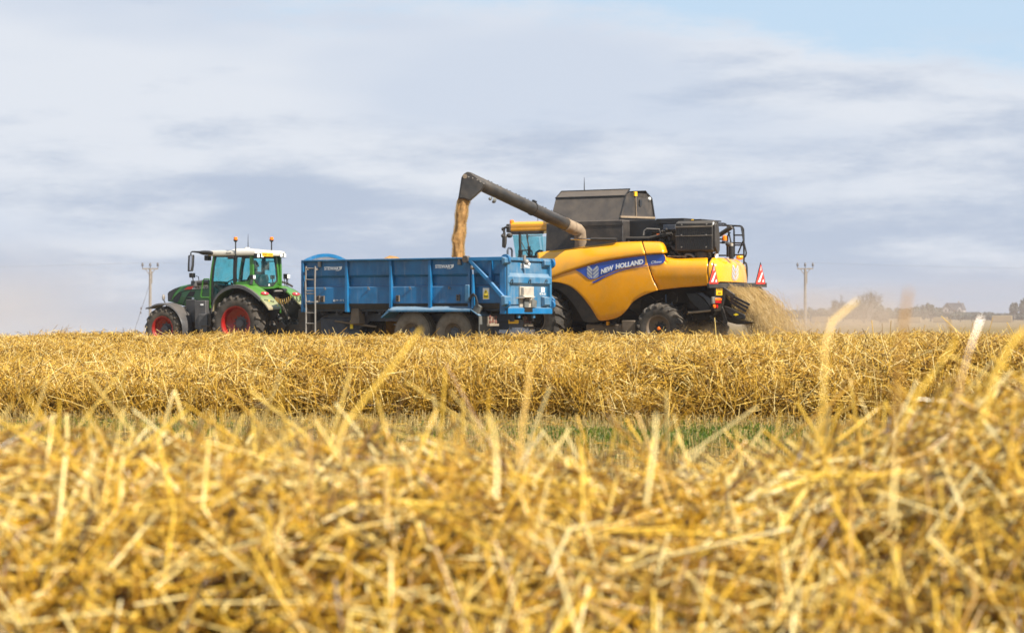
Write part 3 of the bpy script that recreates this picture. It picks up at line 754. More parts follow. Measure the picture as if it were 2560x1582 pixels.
def grain_stream():
    D0 = 62.3; pts = lambda P: [((1130 + x * .15873), (410 + y * .15873)) for x, y in P]
    Lf = pts([(100, 515), (95, 560), (75, 680), (60, 770), (60, 900), (38, 1030), (8, 1150), (22, 1270), (12, 1440), (10, 1560)])
    Rt = pts([(285, 545), (265, 600), (245, 650), (243, 790), (212, 900), (212, 1060), (182, 1240), (188, 1440), (195, 1560)])
    lx = [(y, x) for x, y in Lf]; rx = [(y, x) for x, y in Rt]
    rings = []; g = np.random.default_rng(5); N = 28; ys = np.linspace(Lf[0][1] - 4, Lf[-1][1], 60); ph = g.uniform(0, 6.28, 6)
    for y in ys:
        a, b = interp(lx, y), interp(rx, y); c = ((a + b) / 2 - CX) / FPX * D0; r = (b - a) / 2 / FPX * D0; z = CAM_H - (y - HY) / FPX * D0
        ring = []
        for k in range(N):
            an = 2 * math.pi * k / N
            q = 1 + .09 * math.sin(3 * an + ph[0] + y * .06) + .07 * math.sin(5 * an + ph[1] - y * .09) + .05 * math.sin(9 * an + ph[2] + y * .15) + g.normal(0, .02)
            ring.append((c + r * q * math.cos(an) * .97, D0 + r * .9 * q * math.sin(an), z))
        rings.append(ring)
    o = MB().loft(rings).build('falling_grain', 'grain_wheat', smooth=60)
    tag(o, 'stream of golden grain falling from the auger spout into the blue trailer', 'grain', kind='stuff')
    n = 5200; y = g.uniform(ys[4], ys[-8], n); a = np.array([interp(lx, t) for t in y]); b = np.array([interp(rx, t) for t in y])
    side = g.choice([-1, 1], n); e = np.abs(g.normal(0, 2.0, n)); px = np.where(side < 0, a - e + 1, b + e - 1)
    P = np.stack([(px - CX) / FPX * D0, D0 + g.normal(0, .12, n), CAM_H - (y - HY) / FPX * D0], 1)
    sp = straw_object('loose_kernels', 'straw_fly', P, np.stack([g.normal(0, .3, n), g.normal(0, .3, n), np.ones(n)], 1), np.full(n, .012), np.full(n, .0035), np.zeros(n), g.uniform(.2, .8, n), 2, parent=o)
    sp['kind'] = 'stuff'
grain_stream()
# ------------------------------------------------------------------ tractor
KF = Frame(-8.42, 64.9, 27.0)
def k1(x, y, v=0.0): return KF.at_v(*Z1(x, y), v)
def kr(x, y, u=0.3): return KF.at_u(*Z1(x, y), u)
def k11(x, y, u=0.3): return KF.at_u(*Z11(x, y), u)

def make_tractor():
    root = KF.root('tractor')
    tag(root, 'green tractor with red wheel rims and cream roof pulling the blue trailer', 'tractor')
    VC = 1.27
    # wheels
    uf = -2.80
    for face, v in ((-1, .325), (1, 2 * VC - .325)):
        wheel(root, (0, v, .875), .915, .65, .515, face, 20, 'tyre_rubber', 'rim_red', 'hub_grey', .055, .33, .15, .07, 12)
    for face, v in ((-1, .37), (1, 2 * VC - .37)):
        wheel(root, (uf, v, .70), .715, .52, .385, face, 18, 'tyre_rubber', 'rim_red', 'hub_grey', .045, .26, .13, .10, 8)
    MB().tube([(0, .4, .875), (0, 2 * VC - .4, .875)], .17, 14).box(-.5, .45, VC - .33, VC + .33, .55, 1.25).build('rear_axle', 'cast_iron', root, .03)
    MB().box(uf - .12, uf + .12, .5, 2 * VC - .5, .58, .80).box(uf - .35, -.4, VC - .25, VC + .25, .55, 1.15).build('front_axle', 'cast_iron', root, .03)
    # bonnet
    vb = VC - .50
    P = lambda x, y, v=vb: k1(x, y, v)
    top = smoothpts([P(431, 850), P(445, 826), P(520, 784), P(640, 748), P(760, 726), P(880, 708), P(1000, 696)], 4)
    bot = [P(1000, 960), P(870, 965), P(640, 1030), P(560, 1000), P(480, 972), P(432, 962)]
    rings = []
    prof = top + bot
    hood = MB()
    zt = {}
    def row(v, k):      # outline pulled in towards the middle on the shoulders
        zc = 1.45; return [(u, v, zc + (z - zc) * k) if z > zc else (u, v, z) for u, z in prof]
    rings = [row(vb, .88), row(vb + .02, .95), row(vb + .10, 1.0), row(VC, 1.015), row(2 * VC - vb - .10, 1.0), row(2 * VC - vb - .02, .95), row(2 * VC - vb, .88)]
    hood.loft(rings); ho = hood.build('bonnet', 'tractor_green', root, smooth=50)
    zc = 1.45
    HP = lambda x, y: (lambda p: (p[0], p[1]))(P(x, y))
    def decal(name, pts, m, off=.006, th=.012, par=ho):
        MB().prism([HP(x, y) for x, y in pts], vb - off, vb - off + th).build(name, m, par, smooth=0)
    decal('front_grille', [(430, 860), (448, 838), (520, 798), (600, 770), (540, 830), (500, 890), (480, 950), (432, 958)], 'dark_plastic', .010, .05)
    decal('side_vent', [(500, 968), (520, 915), (560, 870), (612, 850), (615, 880), (590, 930), (560, 985), (540, 985)], 'dark_plastic', .004)
    decal('engine_vent', [(690, 905), (705, 862), (740, 836), (800, 832), (785, 880), (770, 900)], 'black_metal', .008)
    decal('engine_vent', [(680, 940), (688, 918), (760, 915), (752, 940)], 'black_metal', .008)
    decal('panel_line', [(478, 965), (520, 905), (580, 845), (700, 812), (980, 795), (980, 803), (702, 820), (590, 855), (530, 912), (490, 965)], 'black_metal', .005)
    decal('panel_line', [(628, 1020), (665, 930), (705, 865), (740, 822), (750, 822), (716, 867), (676, 932), (640, 1022)], 'black_metal', .005)
    decal('red_band', [(652, 808), (700, 772), (785, 760), (760, 803)], 'sign_red', .009)
    decal('white_band', [(760, 803), (785, 760), (976, 746), (976, 792)], 'white_vinyl', .009)
    a, b = HP(780, 793), HP(968, 764)
    letters(ho, 'lettering', 'FENDT 724', (a[0], vb - .012, a[1]), (1, 0, 0), (0, 0, 1), b[0] - a[0], b[1] - a[1], 'black_vinyl', .03)
    u, z = HP(770, 928); MB().box(u - .04, u + .04, vb - .008, vb + .01, z - .03, z + .03).build('badge', 'white_vinyl', ho)
    # exhaust and air pipe along the bonnet
    e = [k1(x, y, .62) for x, y in ((795, 765), (795, 700), (805, 690))]
    MB().tube([(e[0][0], .62, e[0][1] + .02), (e[1][0], .62, e[1][1] + .02)], [.13, .12], 14).build('exhaust_box', 'grey_plastic', root)
    e = [k1(x, y, .62) for x, y in ((810, 718), (900, 708), (985, 706))]
    MB().tube([(u, .62, z) for u, z in e], .065, 12).build('exhaust_pipe', 'grey_plastic', root)
    # cab: pillars, glass, roof
    v0, v1 = .45, 2.06
    ua, ub_, uc = k1(1000, 700, v0)[0], k1(1328, 600, v0)[0], k1(1556, 600, v0)[0]
    zr = k1(1300, 352, v0)[1]; zs = k1(1300, 735, v0)[1]
    def strip(name, pts_out, pts_in, m, th=.05, par=root, v=v0):
        return MB().loft([[(a[0], v, a[1]), (b[0], v, b[1]), (b[0], v + th, b[1]), (a[0], v + th, a[1])] for a, b in zip(pts_out, pts_in)]).build(name, m, par, .006)
    def both(name, po, pi, m, th=.05):
        strip(name, po, pi, m, th); strip(name, po, pi, m, th, v=v1 - th)
    A = lambda L: [k1(x, y, v0) for x, y in L]
    both('front_pillar', A([(1040, 345), (1012, 520), (990, 700), (988, 1060)]), A([(1062, 350), (1032, 520), (1014, 700), (1004, 1060)]), 'tractor_green_bright')
    both('door_frame', A([(1062, 350), (1036, 500), (1016, 700), (1010, 1000)]), A([(1084, 352), (1056, 500), (1038, 690), (1040, 990)]), 'black_metal', .04)
    both('centre_pillar', A([(1316, 350), (1308, 560), (1308, 740)]), A([(1360, 350), (1346, 560), (1352, 740)]), 'black_metal', .06)
    both('rear_pillar', A([(1532, 350), (1535, 560), (1532, 720)]), A([(1572, 350), (1578, 560), (1580, 800)]), 'tractor_green_bright', .08)
    both('side_sill', A([(1310, 700), (1380, 705), (1470, 705), (1540, 680)]), A([(1330, 780), (1400, 760), (1480, 760), (1560, 790)]), 'tractor_green_bright', .06)
    both('top_frame', A([(1040, 340), (1300, 345), (1570, 350)]), A([(1060, 372), (1300, 374), (1570, 378)]), 'black_metal', .06)
    gl = MB().prism(A([(1075, 370), (1312, 372), (1308, 745), (1250, 790), (1120, 830), (1040, 930), (1030, 700)]), v0 + .015, v0 + .021).build('door_window', 'cab_glass', root, smooth=0)
    MB().prism(A([(1350, 374), (1525, 374), (1534, 560), (1530, 690), (1400, 715), (1348, 690)]), v0 + .015, v0 + .021).build('side_window', 'cab_glass', root, smooth=0)
    MB().prism(A([(1075, 370), (1312, 372), (1308, 745), (1250, 790), (1120, 830), (1040, 930), (1030, 700)]), v1 - .021, v1 - .015).build('door_window', 'cab_glass', root, smooth=0)
    MB().prism(A([(1350, 374), (1525, 374), (1534, 560), (1530, 690), (1400, 715), (1348, 690)]), v1 - .021, v1 - .015).build('side_window', 'cab_glass', root, smooth=0)
    MB().plate([(ua + .04, v0 + .05, zs - .15), (ua + .04, v1 - .05, zs - .15), (ua + .14, v1 - .08, zr - .04), (ua + .14, v0 + .08, zr - .04)], (.006, 0, 0)).build('windscreen', 'cab_glass', root, smooth=0)
    MB().prism(A([(1010, 740), (1110, 830), (1000, 1040), (990, 1040)]), v0 + .03, v0 + .06).build('door_panel', 'dark_plastic', root, .01)
    # rear of the cab
    ur = uc + .035
    Rr = lambda x, y: kr(x, y, ur)
    def rstrip(name, po, pi, m, th=.05, par=root):
        po = [Rr(*p) for p in po]; pi = [Rr(*p) for p in pi]
        return MB().loft([[(ur, a[0], a[1]), (ur, b[0], b[1]), (ur - th, b[0], b[1]), (ur - th, a[0], a[1])] for a, b in zip(po, pi)]).build(name, m, par, .006)
    rstrip('rear_pillar', [(1905, 350), (1925, 500), (1942, 640), (1950, 775)], [(1882, 360), (1903, 500), (1918, 640), (1900, 740)], 'tractor_green_bright')
    rstrip('rear_sill', [(1570, 640), (1582, 720), (1640, 800), (1760, 800), (1870, 795), (1950, 772)], [(1582, 640), (1610, 720), (1670, 768), (1760, 776), (1850, 768), (1918, 690)], 'tractor_green_bright')
    rstrip('window_seal', [(1580, 378), (1584, 640), (1612, 722), (1672, 770), (1760, 778), (1850, 770), (1916, 690), (1900, 500), (1882, 378)], [(1592, 388), (1598, 635), (1624, 712), (1680, 756), (1760, 762), (1840, 755), (1902, 680), (1886, 500), (1868, 388)], 'black_metal', .03)
    rw = [(1588, 384), (1592, 640), (1618, 716), (1676, 762), (1760, 770), (1844, 762), (1908, 684), (1892, 500), (1874, 384)]
    pts = [(ur - .015, *Rr(*p)) for p in rw]; MB().plate(pts, (-.006, 0, 0)).build('rear_window', 'cab_glass', root, smooth=0)
    st = Rr(1800, 753); MB().box(ur - .01, ur - .004, st[0] - .04, st[0] + .04, st[1] - .04, st[1] + .04).build('window_sticker', 'white_vinyl', root)
    a, b = Rr(1700, 433), Rr(1885, 428); MB().tube([(ur - .03, a[0], a[1]), (ur - .03, b[0], b[1])], .016, 6).build('rear_rail', 'black_metal', root)
    # roof
    zt = k1(1300, 280, v0)[1]; rim = [(ua - .06, v0 - .03), (ua - .10, VC), (ua - .06, v1 + .03), (uc + .16, v1 + .03), (uc + .24, VC + .4), (uc + .24, VC - .4), (uc + .16, v0 - .03)]
    cu = sum(p[0] for p in rim) / 7; cv = VC
    lay = lambda k, z, du=0: [(cu + (u - cu) * k + du, cv + (v - cv) * k, z) for u, v in rim]
    roof = MB().loft([lay(.98, zr), lay(1.0, zr + .03), lay(1.0, zr + .11), lay(.97, zr + .155), lay(.90, zr + .175)]).build('roof', 'roof_cream', root, .012, smooth=40)
    a, b = k1(1400, 280, VC), k1(1640, 272, VC)
    MB().loft([[(a[0] - .1, VC - .45, zr + .17), (b[0] + .1, VC - .45, zr + .17), (b[0] + .1, VC + .45, zr + .17), (a[0] - .1, VC + .45, zr + .17)], [(a[0] + .08, VC - .3, zr + .235), (b[0] - .12, VC - .3, zr + .225), (b[0] - .12, VC + .3, zr + .225), (a[0] + .08, VC + .3, zr + .235)]]).build('roof_hatch', 'roof_cream', roof, .01)
    MB().lathe([(.09, 0), (.085, .03), (.05, .05), (0, .055)], (a[0] + .28, VC, zr + .228), (0, 0, 1), 16).build('receiver_dome', 'roof_cream', roof)
    a, b = k1(1215, 330, v0 - .03), k1(1285, 305, v0 - .03)
    letters(roof, 'lettering', 'Rob', (a[0], v0 - .034, a[1]), (1, 0, .06), (-.06, 0, 1), b[0] - a[0], b[1] - a[1], 'black_vinyl', 0, .4)
    p = kr(1690, 358, uc + .22); q = kr(1835, 318, uc + .22)
    npl = MB().box(uc + .245, uc + .26, p[0], q[0], p[1], q[1]).build('number_plate', 'yellow_plate', root)
    letters(npl, 'lettering', 'SY67 AZA', (uc + .262, p[0] + .025, p[1] + .025), (0, 1, 0), (0, 0, 1), q[0] - p[0] - .05, q[1] - p[1] - .05, 'black_vinyl', .01)
    # roof work lamps
    def lamp(c, s=.075, out=(1, 0, 0)):
        bx = MB(); bx.box(c[0] - s, c[0] + s * .6, c[1] - s, c[1] + s, c[2] - s * .9, c[2] + s * .9); lo = bx.build('work_lamp', 'black_metal', root, .012)
        if out[0] > 0: MB().box(c[0] + s * .6, c[0] + s * .7, c[1] - s * .8, c[1] + s * .8, c[2] - s * .7, c[2] + s * .7).build('lamp_glass', 'clear_lens', lo)
        else: MB().box(c[0] - s * 1.1, c[0] - s, c[1] - s * .8, c[1] + s * .8, c[2] - s * .7, c[2] + s * .7).build('lamp_glass', 'clear_lens', lo)
    for x, y in ((1635, 352), (1688, 350), (1945, 345), (1992, 350)):
        v, z = kr(x, y, uc + .2); lamp((uc + .2, v, z))
    v, z = kr(1920, 322, uc + .12); MB().beam((uc + .12, v - .1, z), (uc + .12, v + .2, z - .02), .05, .04).build('lamp_bracket', 'black_metal', root)
    u, z = k1(950, 382, v0); lamp((u, v0 + .1, z), .09, (-1, 0, 0)); u, z = k1(1290, 385, v0); MB().box(u - .12, u + .12, v0 - .05, v0 + .02, z - .03, z + .05).build('beacon_bracket', 'black_metal', root, .01)
    # beacons and aerial
    def beacon(u, v, zb, zt_, zl):
        po = MB().tube([(u, v, zb), (u, v, zt_)], .02, 8).lathe([(.03, 0), (.07, .05), (.07, .07), (0, .07)], (u, v, zt_ - .02), (0, 0, 1), 14).build('beacon_pole', 'black_metal', root)
        MB().lathe([(.058, 0), (.060, .08), (.052, (zl - zt_ - .05)), (.02, zl - zt_ - .03), (0, zl - zt_ - .03)], (u, v, zt_ + .05), (0, 0, 1), 14).build('beacon_lens', 'amber_lens', po)
    u = k1(1345, 300, v0 - .03)[0]; beacon(u, v0 - .03, k1(1345, 385, v0 - .03)[1], k1(1345, 160, v0 - .03)[1], k1(1345, 108, v0 - .03)[1])
    uu = uc + .05; v, z = kr(1830, 290, uu); beacon(uu, v, z - .08, kr(1830, 160, uu)[1], kr(1830, 108, uu)[1])
    u, z = k1(1513, 268, VC); MB().tube([(u, VC, z - .05), (u, VC, k1(1513, 170, VC)[1]), (u, VC, k1(1513, 60, VC)[1])], [.016, .012, .004], 6).build('aerial', 'black_metal', root)
    # mirror and its arm
    vm = .25
    M = lambda x, y: (lambda q: (q[0], vm, q[1]))(k1(x, y, vm))
    MB().tube([M(1030, 320), M(985, 315), M(905, 312), M(850, 305), M(760, 297), M(742, 310), M(738, 345)], [.05, .07, .07, .035, .022, .02, .02], 8).build('mirror_arm', 'black_metal', root)
    mp = [M(715, 345), M(775, 340), M(770, 480), M(758, 560), M(706, 566), M(708, 480)]
    mi = MB().plate([(p[0], vm - .05, p[2]) for p in mp], (0, .12, 0)).build('wing_mirror', 'dark_plastic', root, .02)
    g = [M(742, 356), M(768, 352), M(765, 478), M(752, 550), M(738, 550), M(738, 470)]
    MB().plate([(p[0], vm - .058, p[2]) for p in g], (0, .006, 0)).build('mirror_glass', 'chrome', mi)
    M2 = lambda x, y: (lambda q: (q[0], 1.95, q[1]))(k1(x, y, 1.95))
    a = k1(765, 617, .6); lamp((a[0], .6, a[1]), .08, (-1, 0, 0))
    MB().tube([(a[0], .6, a[1] - .06), (a[0] + .04, .6, a[1] - .25)], .02, 6).tube([(a[0] + .12, .6, a[1] - .02), (a[0] + .22, .6, a[1] - .05), (a[0] + .25, .6, a[1] - .3)], .012, 6).build('lamp_stalk', 'black_metal', root)
    a = k1(372, 915, .4); lf = MB().ball((a[0], .4, a[1]), .08, 7, (.5, .8, 1.3)).build('front_lamp', 'galvanised', root); MB().tube([(a[0], .4, a[1] - .06), (a[0] + .12, .4, a[1] - .28)], .018, 6).build('lamp_stalk', 'black_metal', lf)
    # grab rail, steps and fuel tank
    vg = .36
    gq = [k1(x, y, vg) for x, y in ((985, 668), (920, 668), (903, 690), (880, 860), (874, 900), (890, 916), (985, 916))]
    MB().tube([(u, vg, z) for u, z in gq], .022, 8).build('grab_rail', 'tractor_green_bright', root)
    B = lambda x0, y0, x1, y1, va, vb_, nm, m, bv=.02: MB().box(k1(x0, y1, va)[0], k1(x1, y1, va)[0], va, vb_, k1(x0, y1, va)[1], k1(x0, y0, va)[1]).build(nm, m, root, bv)
    B(792, 955, 940, 1345, .30, .95, 'fuel_tank', 'grey_plastic'); B(670, 945, 800, 1250, .62, 1.0, 'air_duct', 'dark_plastic'); B(840, 1140, 960, 1380, .22, .5, 'step_box', 'grey_plastic')
    B(960, 1130, 1010, 1390, .28, .5, 'step_rail', 'cast_iron', .01); B(880, 1290, 1000, 1310, .2, .5, 'step', 'cast_iron', .005)
    u, z = k1(888, 1010, .29); MB().box(u - .05, u + .05, .285, .30, z - .03, z + .02).build('reflector', 'white_vinyl', root)
    MB().box(k1(985, 900, .5)[0], -.3, .5, 2 * VC - .5, .95, 1.5).build('cab_floor', 'black_metal', root)
    # rear fenders
    pr = smoothpts([(-.86, 1.28), (-.76, 1.58), (-.52, 1.86), (-.15, 2.02), (.2, 2.03), (.55, 1.90), (.86, 1.69), (1.08, 1.49), (1.22, 1.33)], 4)
    for sgn in (0, 1):
        V = (lambda v: 2 * VC - v) if sgn else (lambda v: v)
        fd = MB()
        rings = []
        for i, (u, z) in enumerate(pr):
            f = i / (len(pr) - 1); w_in = .68; o_ = .0
            rings.append([(u, V(o_), z - .05), (u, V(o_), z), (u, V(o_ + .12), z + .02), (u, V(w_in), z + .03), (u, V(w_in), z - .02)])
        fe = MB().loft(rings).build('rear_fender', 'fender_green', root, smooth=40)
        lip = MB().loft([[(u, V(-.03), z - .10), (u, V(-.03), z - .0), (u, V(.05), z + .014), (u, V(.05), z - .04)] for u, z in pr[:26]]).build('fender_lip', 'grey_plastic', fe)
        MB().prism([(u, z - .02) for u, z in pr] + [(1.0, .95), (-.75, .95)], V(.60), V(.66)).build('fender_wall', 'black_metal', fe)
        # tail lamp cluster on the sloping rear face
        c = Vector((.80, V(.40), 1.755)); d1 = Vector((0, 1, 0)); d2 = Vector((.36, 0, -.30)).normalized(); nrm = Vector((.30, 0, .36)).normalized()
        el = lambda a, b, off: [c + nrm * off + d1 * a * math.cos(t) + d2 * b * math.sin(t) for t in [2 * math.pi * k / 18 for k in range(18)]]
        tl = MB().plate(el(.20, .068, .01), nrm * .04).build('tail_lamp', 'red_lens', fe)
        c = c + nrm * .05
        MB().plate(el(.035, .025, 0), nrm * .008).build('lamp_glass', 'clear_lens', tl)
        c = c - nrm * .05
        for k in range(5):
            c2 = Vector((1.00 + .018 * k, V(.12 + .085 * k), 1.57 - .012 * k)); MB().lathe([(.024, 0), (.024, .03), (0, .032)], c2, nrm, 8).build('switch_button', 'yellow_plate' if k == 2 else 'black_metal', fe)
        c2 = Vector((1.09, V(.56), 1.47)); MB().plate([c2 + d1 * a + d2 * b + nrm * .01 for a, b in ((-.02, -.12), (.03, -.12), (.03, .12), (-.02, .12))], nrm * .006).build('reflector_strip', 'yellow_sticker', fe)
    # front fenders
    pr = [(uf + .80 * math.cos(a) * 1.02 - .02, .70 + .80 * math.sin(a)) for a in [math.radians(x) for x in range(128, -21, -8)]]
    pr[0] = (pr[0][0] - .08, pr[0][1] + .03)
    for sgn in (0, 1):
        V = (lambda v: 2 * VC - v) if sgn else (lambda v: v)
        MB().loft([[(u, V(.08), z - .05), (u, V(.10), z), (u, V(.62), z + .02), (u, V(.62), z - .03)] for u, z in pr]).build('front_fender', 'grey_plastic', root, smooth=40)
    # work lamps by the far fender
    v, z = kr(2040, 632, .1); lamp((.1, v, z), .09); MB().tube([(.1, v - .03, z - .08), (.1, v - .06, z - .36)], .014, 6).tube([(.1, v + .02, z - .08), (.1, v + .05, z - .36)], .014, 6).tube([(.1, v - .16, z), (.1, v - .14, z - .33)], .012, 6).build('lamp_stalk', 'black_metal', root)
    v, z = kr(1580, 640, .33); lamp((.33, v, z), .075); v2, z2 = kr(1552, 740, .33); MB().beam((.33, v2, z2), (.33, v - .03, z - .05), .06).build('lamp_bracket', 'dark_plastic', root)
    q = [kr(x, y, -.2) for x, y in ((1945, 700), (2000, 712), (2060, 735), (2110, 765))]; MB().tube([(-.2, a, b) for a, b in q], .035, 8).build('far_fender_rail', 'grey_plastic', root)
    # rear linkage
    g0 = MB().box(.1, .42, VC - .55, VC + .55, 1.30, 1.72).build('rear_housing', 'black_dusty', root, .02)
    MB().box(.40, .46, VC - .50, VC + .60, 1.18, 1.5).build('rear_green_plate', 'tractor_green', root, .02)
    v, z = kr(1990, 830, .55); MB().lathe([(.09, -.1), (.09, .1), (0, .1), (0, -.1)], (.55, v, z), (0, 1, 0), 14).build('lift_ram_pivot', 'black_metal', root)
    a, b = kr(1870, 830, .55), kr(1985, 828, .55); MB().tube([(.55, a[0], a[1]), (.55, b[0], b[1])], .03, 8).build('lift_shaft', 'galvanised', root)
    for v in (VC - .42, VC + .42):
        MB().beam((.35, v, .78), (1.12, v + .05, .70), .07, .13).build('lower_link', 'cast_iron', root, .01)
        MB().tube([(.5, v, 1.55), (.98, v + .03, .80)], .04, 8).tube([(.62, v, 1.35), (.86, v, .98)], .055, 8).build('lift_rod', 'cast_iron', root)
        MB().prism([(.98, .60), (1.25, .62), (1.28, .80), (1.12, .95), (1.0, .86)], v - .03, v + .05).build('hook_end', 'cast_iron', root, .01)
    MB().tube([(.45, VC, 1.28), (.72, VC, 1.02), (.95, VC + .03, .9)], .05, 8).build('top_link', 'cast_iron', root)
    MB().box(.35, 1.0, VC - .12, VC + .12, .42, .60).beam((.9, VC - .3, .55), (1.0, VC + .3, .55), .1, .2).build('hitch_frame', 'cast_iron', root, .02)
    MB().lathe([(.06, -.05), (.06, .12), (0, .14)], (.98, VC, .60), (0, 0, 1), 12).build('hitch_pin', 'cast_iron', root)
    rr = random.Random(4); hs = MB()
    for k in range(9):
        s0 = Vector((.45, VC + rr.uniform(-.3, .35), rr.uniform(1.1, 1.45))); e0 = Vector((1.0 + rr.uniform(0, .6), VC + rr.uniform(-.2, .35), rr.uniform(.75, 1.05)))
        pts = [s0.lerp(e0, t) + Vector((0, 0, -.28 * math.sin(math.pi * t) * rr.uniform(.4, 1.2))) for t in [i / 8 for i in range(9)]]
        hs.tube(pts, .016, 6)
    hs.build('hydraulic_hoses', 'hose_black', root)
    # coiled brake and electric lines to the trailer
    def coil(p, q, rad, turns, m, name):
        p, q = Vector(p), Vector(q); d = (q - p).normalized(); a = d.cross(Vector((0, 0, 1))).normalized(); b = d.cross(a); n = turns * 10
        pts = [p.lerp(q, i / n) + (a * math.cos(2 * math.pi * i / 10) + b * math.sin(2 * math.pi * i / 10)) * rad + Vector((0, 0, -.10 * math.sin(math.pi * i / n))) for i in range(n + 1)]
        MB().tube(pts, .009, 5).build(name, m, root)
    a, b = k11(430, 600, .55), k11(830, 575, 1.0)
    coil((.55, a[0], a[1]), (1.0, b[0], b[1]), .085, 8, 'hose_yellow', 'coiled_hose')
    coil((1.0, b[0], b[1]), (1.75, b[0] + .18, b[1] + .16), .085, 7, 'hose_black', 'coiled_hose')
    coil((.6, a[0] + .05, a[1] - .02), (1.3, b[0] + .1, b[1] + .02), .08, 7, 'hose_black', 'coiled_hose')
    # seat, steering wheel and dash seen through the glass
    sx_, sv = -.05, 1.22
    MB().box(sx_ - .28, sx_ + .22, sv - .26, sv + .26, 1.72, 1.86).build('driver_seat', 'seat_fabric', root, .05)
    MB().loft([[(sx_ + .16, sv - .25, 1.85), (sx_ + .26, sv - .25, 1.85), (sx_ + .26, sv + .25, 1.85), (sx_ + .16, sv + .25, 1.85)], [(sx_ + .22, sv - .24, 2.25), (sx_ + .33, sv - .24, 2.25), (sx_ + .33, sv + .24, 2.25), (sx_ + .22, sv + .24, 2.25)], [(sx_ + .25, sv - .17, 2.38), (sx_ + .33, sv - .17, 2.38), (sx_ + .33, sv + .17, 2.38), (sx_ + .25, sv + .17, 2.38)]]).build('seat_back', 'seat_fabric', root, .03)
    a = k1(1190, 700, 1.2); MB().loft([[(a[0] - .3, .95, 1.6), (a[0] + .25, .95, 1.6), (a[0] + .25, 1.5, 1.6), (a[0] - .3, 1.5, 1.6)], [(a[0] - .2, .98, 2.12), (a[0] + .1, .98, 2.05), (a[0] + .1, 1.46, 2.05), (a[0] - .2, 1.46, 2.12)]]).build('dashboard', 'black_metal', root, .03)
    c = Vector((a[0] + .25, 1.22, 2.14)); ax = Vector((-.5, 0, .86)).normalized(); b1 = ax.cross(Vector((0, 1, 0))).normalized()
    MB().tube([c + (b1 * math.cos(t) + Vector((0, 1, 0)) * math.sin(t)) * .2 for t in [2 * math.pi * k / 20 for k in range(21)]], .018, 6).tube([c, c - ax * .3], .03, 8).build('steering_wheel', 'black_metal', root)
    v, z = kr(1768, 492, .0); MB().box(-.08, -.04, v - .2, v + .2, z - .12, z + .12).tube([(-.06, v, z + .1), (-.06, v + .02, z + .35)], .015, 6).build('monitor', 'black_metal', root, .01)
    v, z = kr(1850, 650, .05); MB().tube([(.05, v, z - .25), (.02, v, z)], .02, 6).box(-.02, .08, v - .06, v + .06, z - .04, z + .08).box(-.3, .2, v - .1, v + .14, z - .5, z - .24).build('control_armrest', 'black_metal', root, .015)
    MB().box(-.9, -.6, 1.7, 1.95, 1.6, 2.0).build('side_console', 'black_metal', root, .03)
    return root
make_tractor()

def skinned(name, pts, edges, radii, root_i=0, sub=2):
    me = bpy.data.meshes.new(name); me.from_pydata(pts, edges, []); o = bpy.data.objects.new(name, me); COL.objects.link(o)
    md = o.modifiers.new('skin', 'SKIN'); 
    for i, r in enumerate(radii):
        d = me.skin_vertices[0].data[i]; d.radius = r if isinstance(r, tuple) else (r, r); d.use_root = (i == root_i)
    md.use_smooth_shade = True
    ss = o.modifiers.new('round', 'SUBSURF'); ss.levels = ss.render_levels = sub
    dg = bpy.context.evaluated_depsgraph_get(); dg.update()
    out = bpy.data.meshes.new_from_object(o.evaluated_get(dg)); out.name = name
    bpy.data.objects.remove(o); bpy.data.meshes.remove(me)
    return out

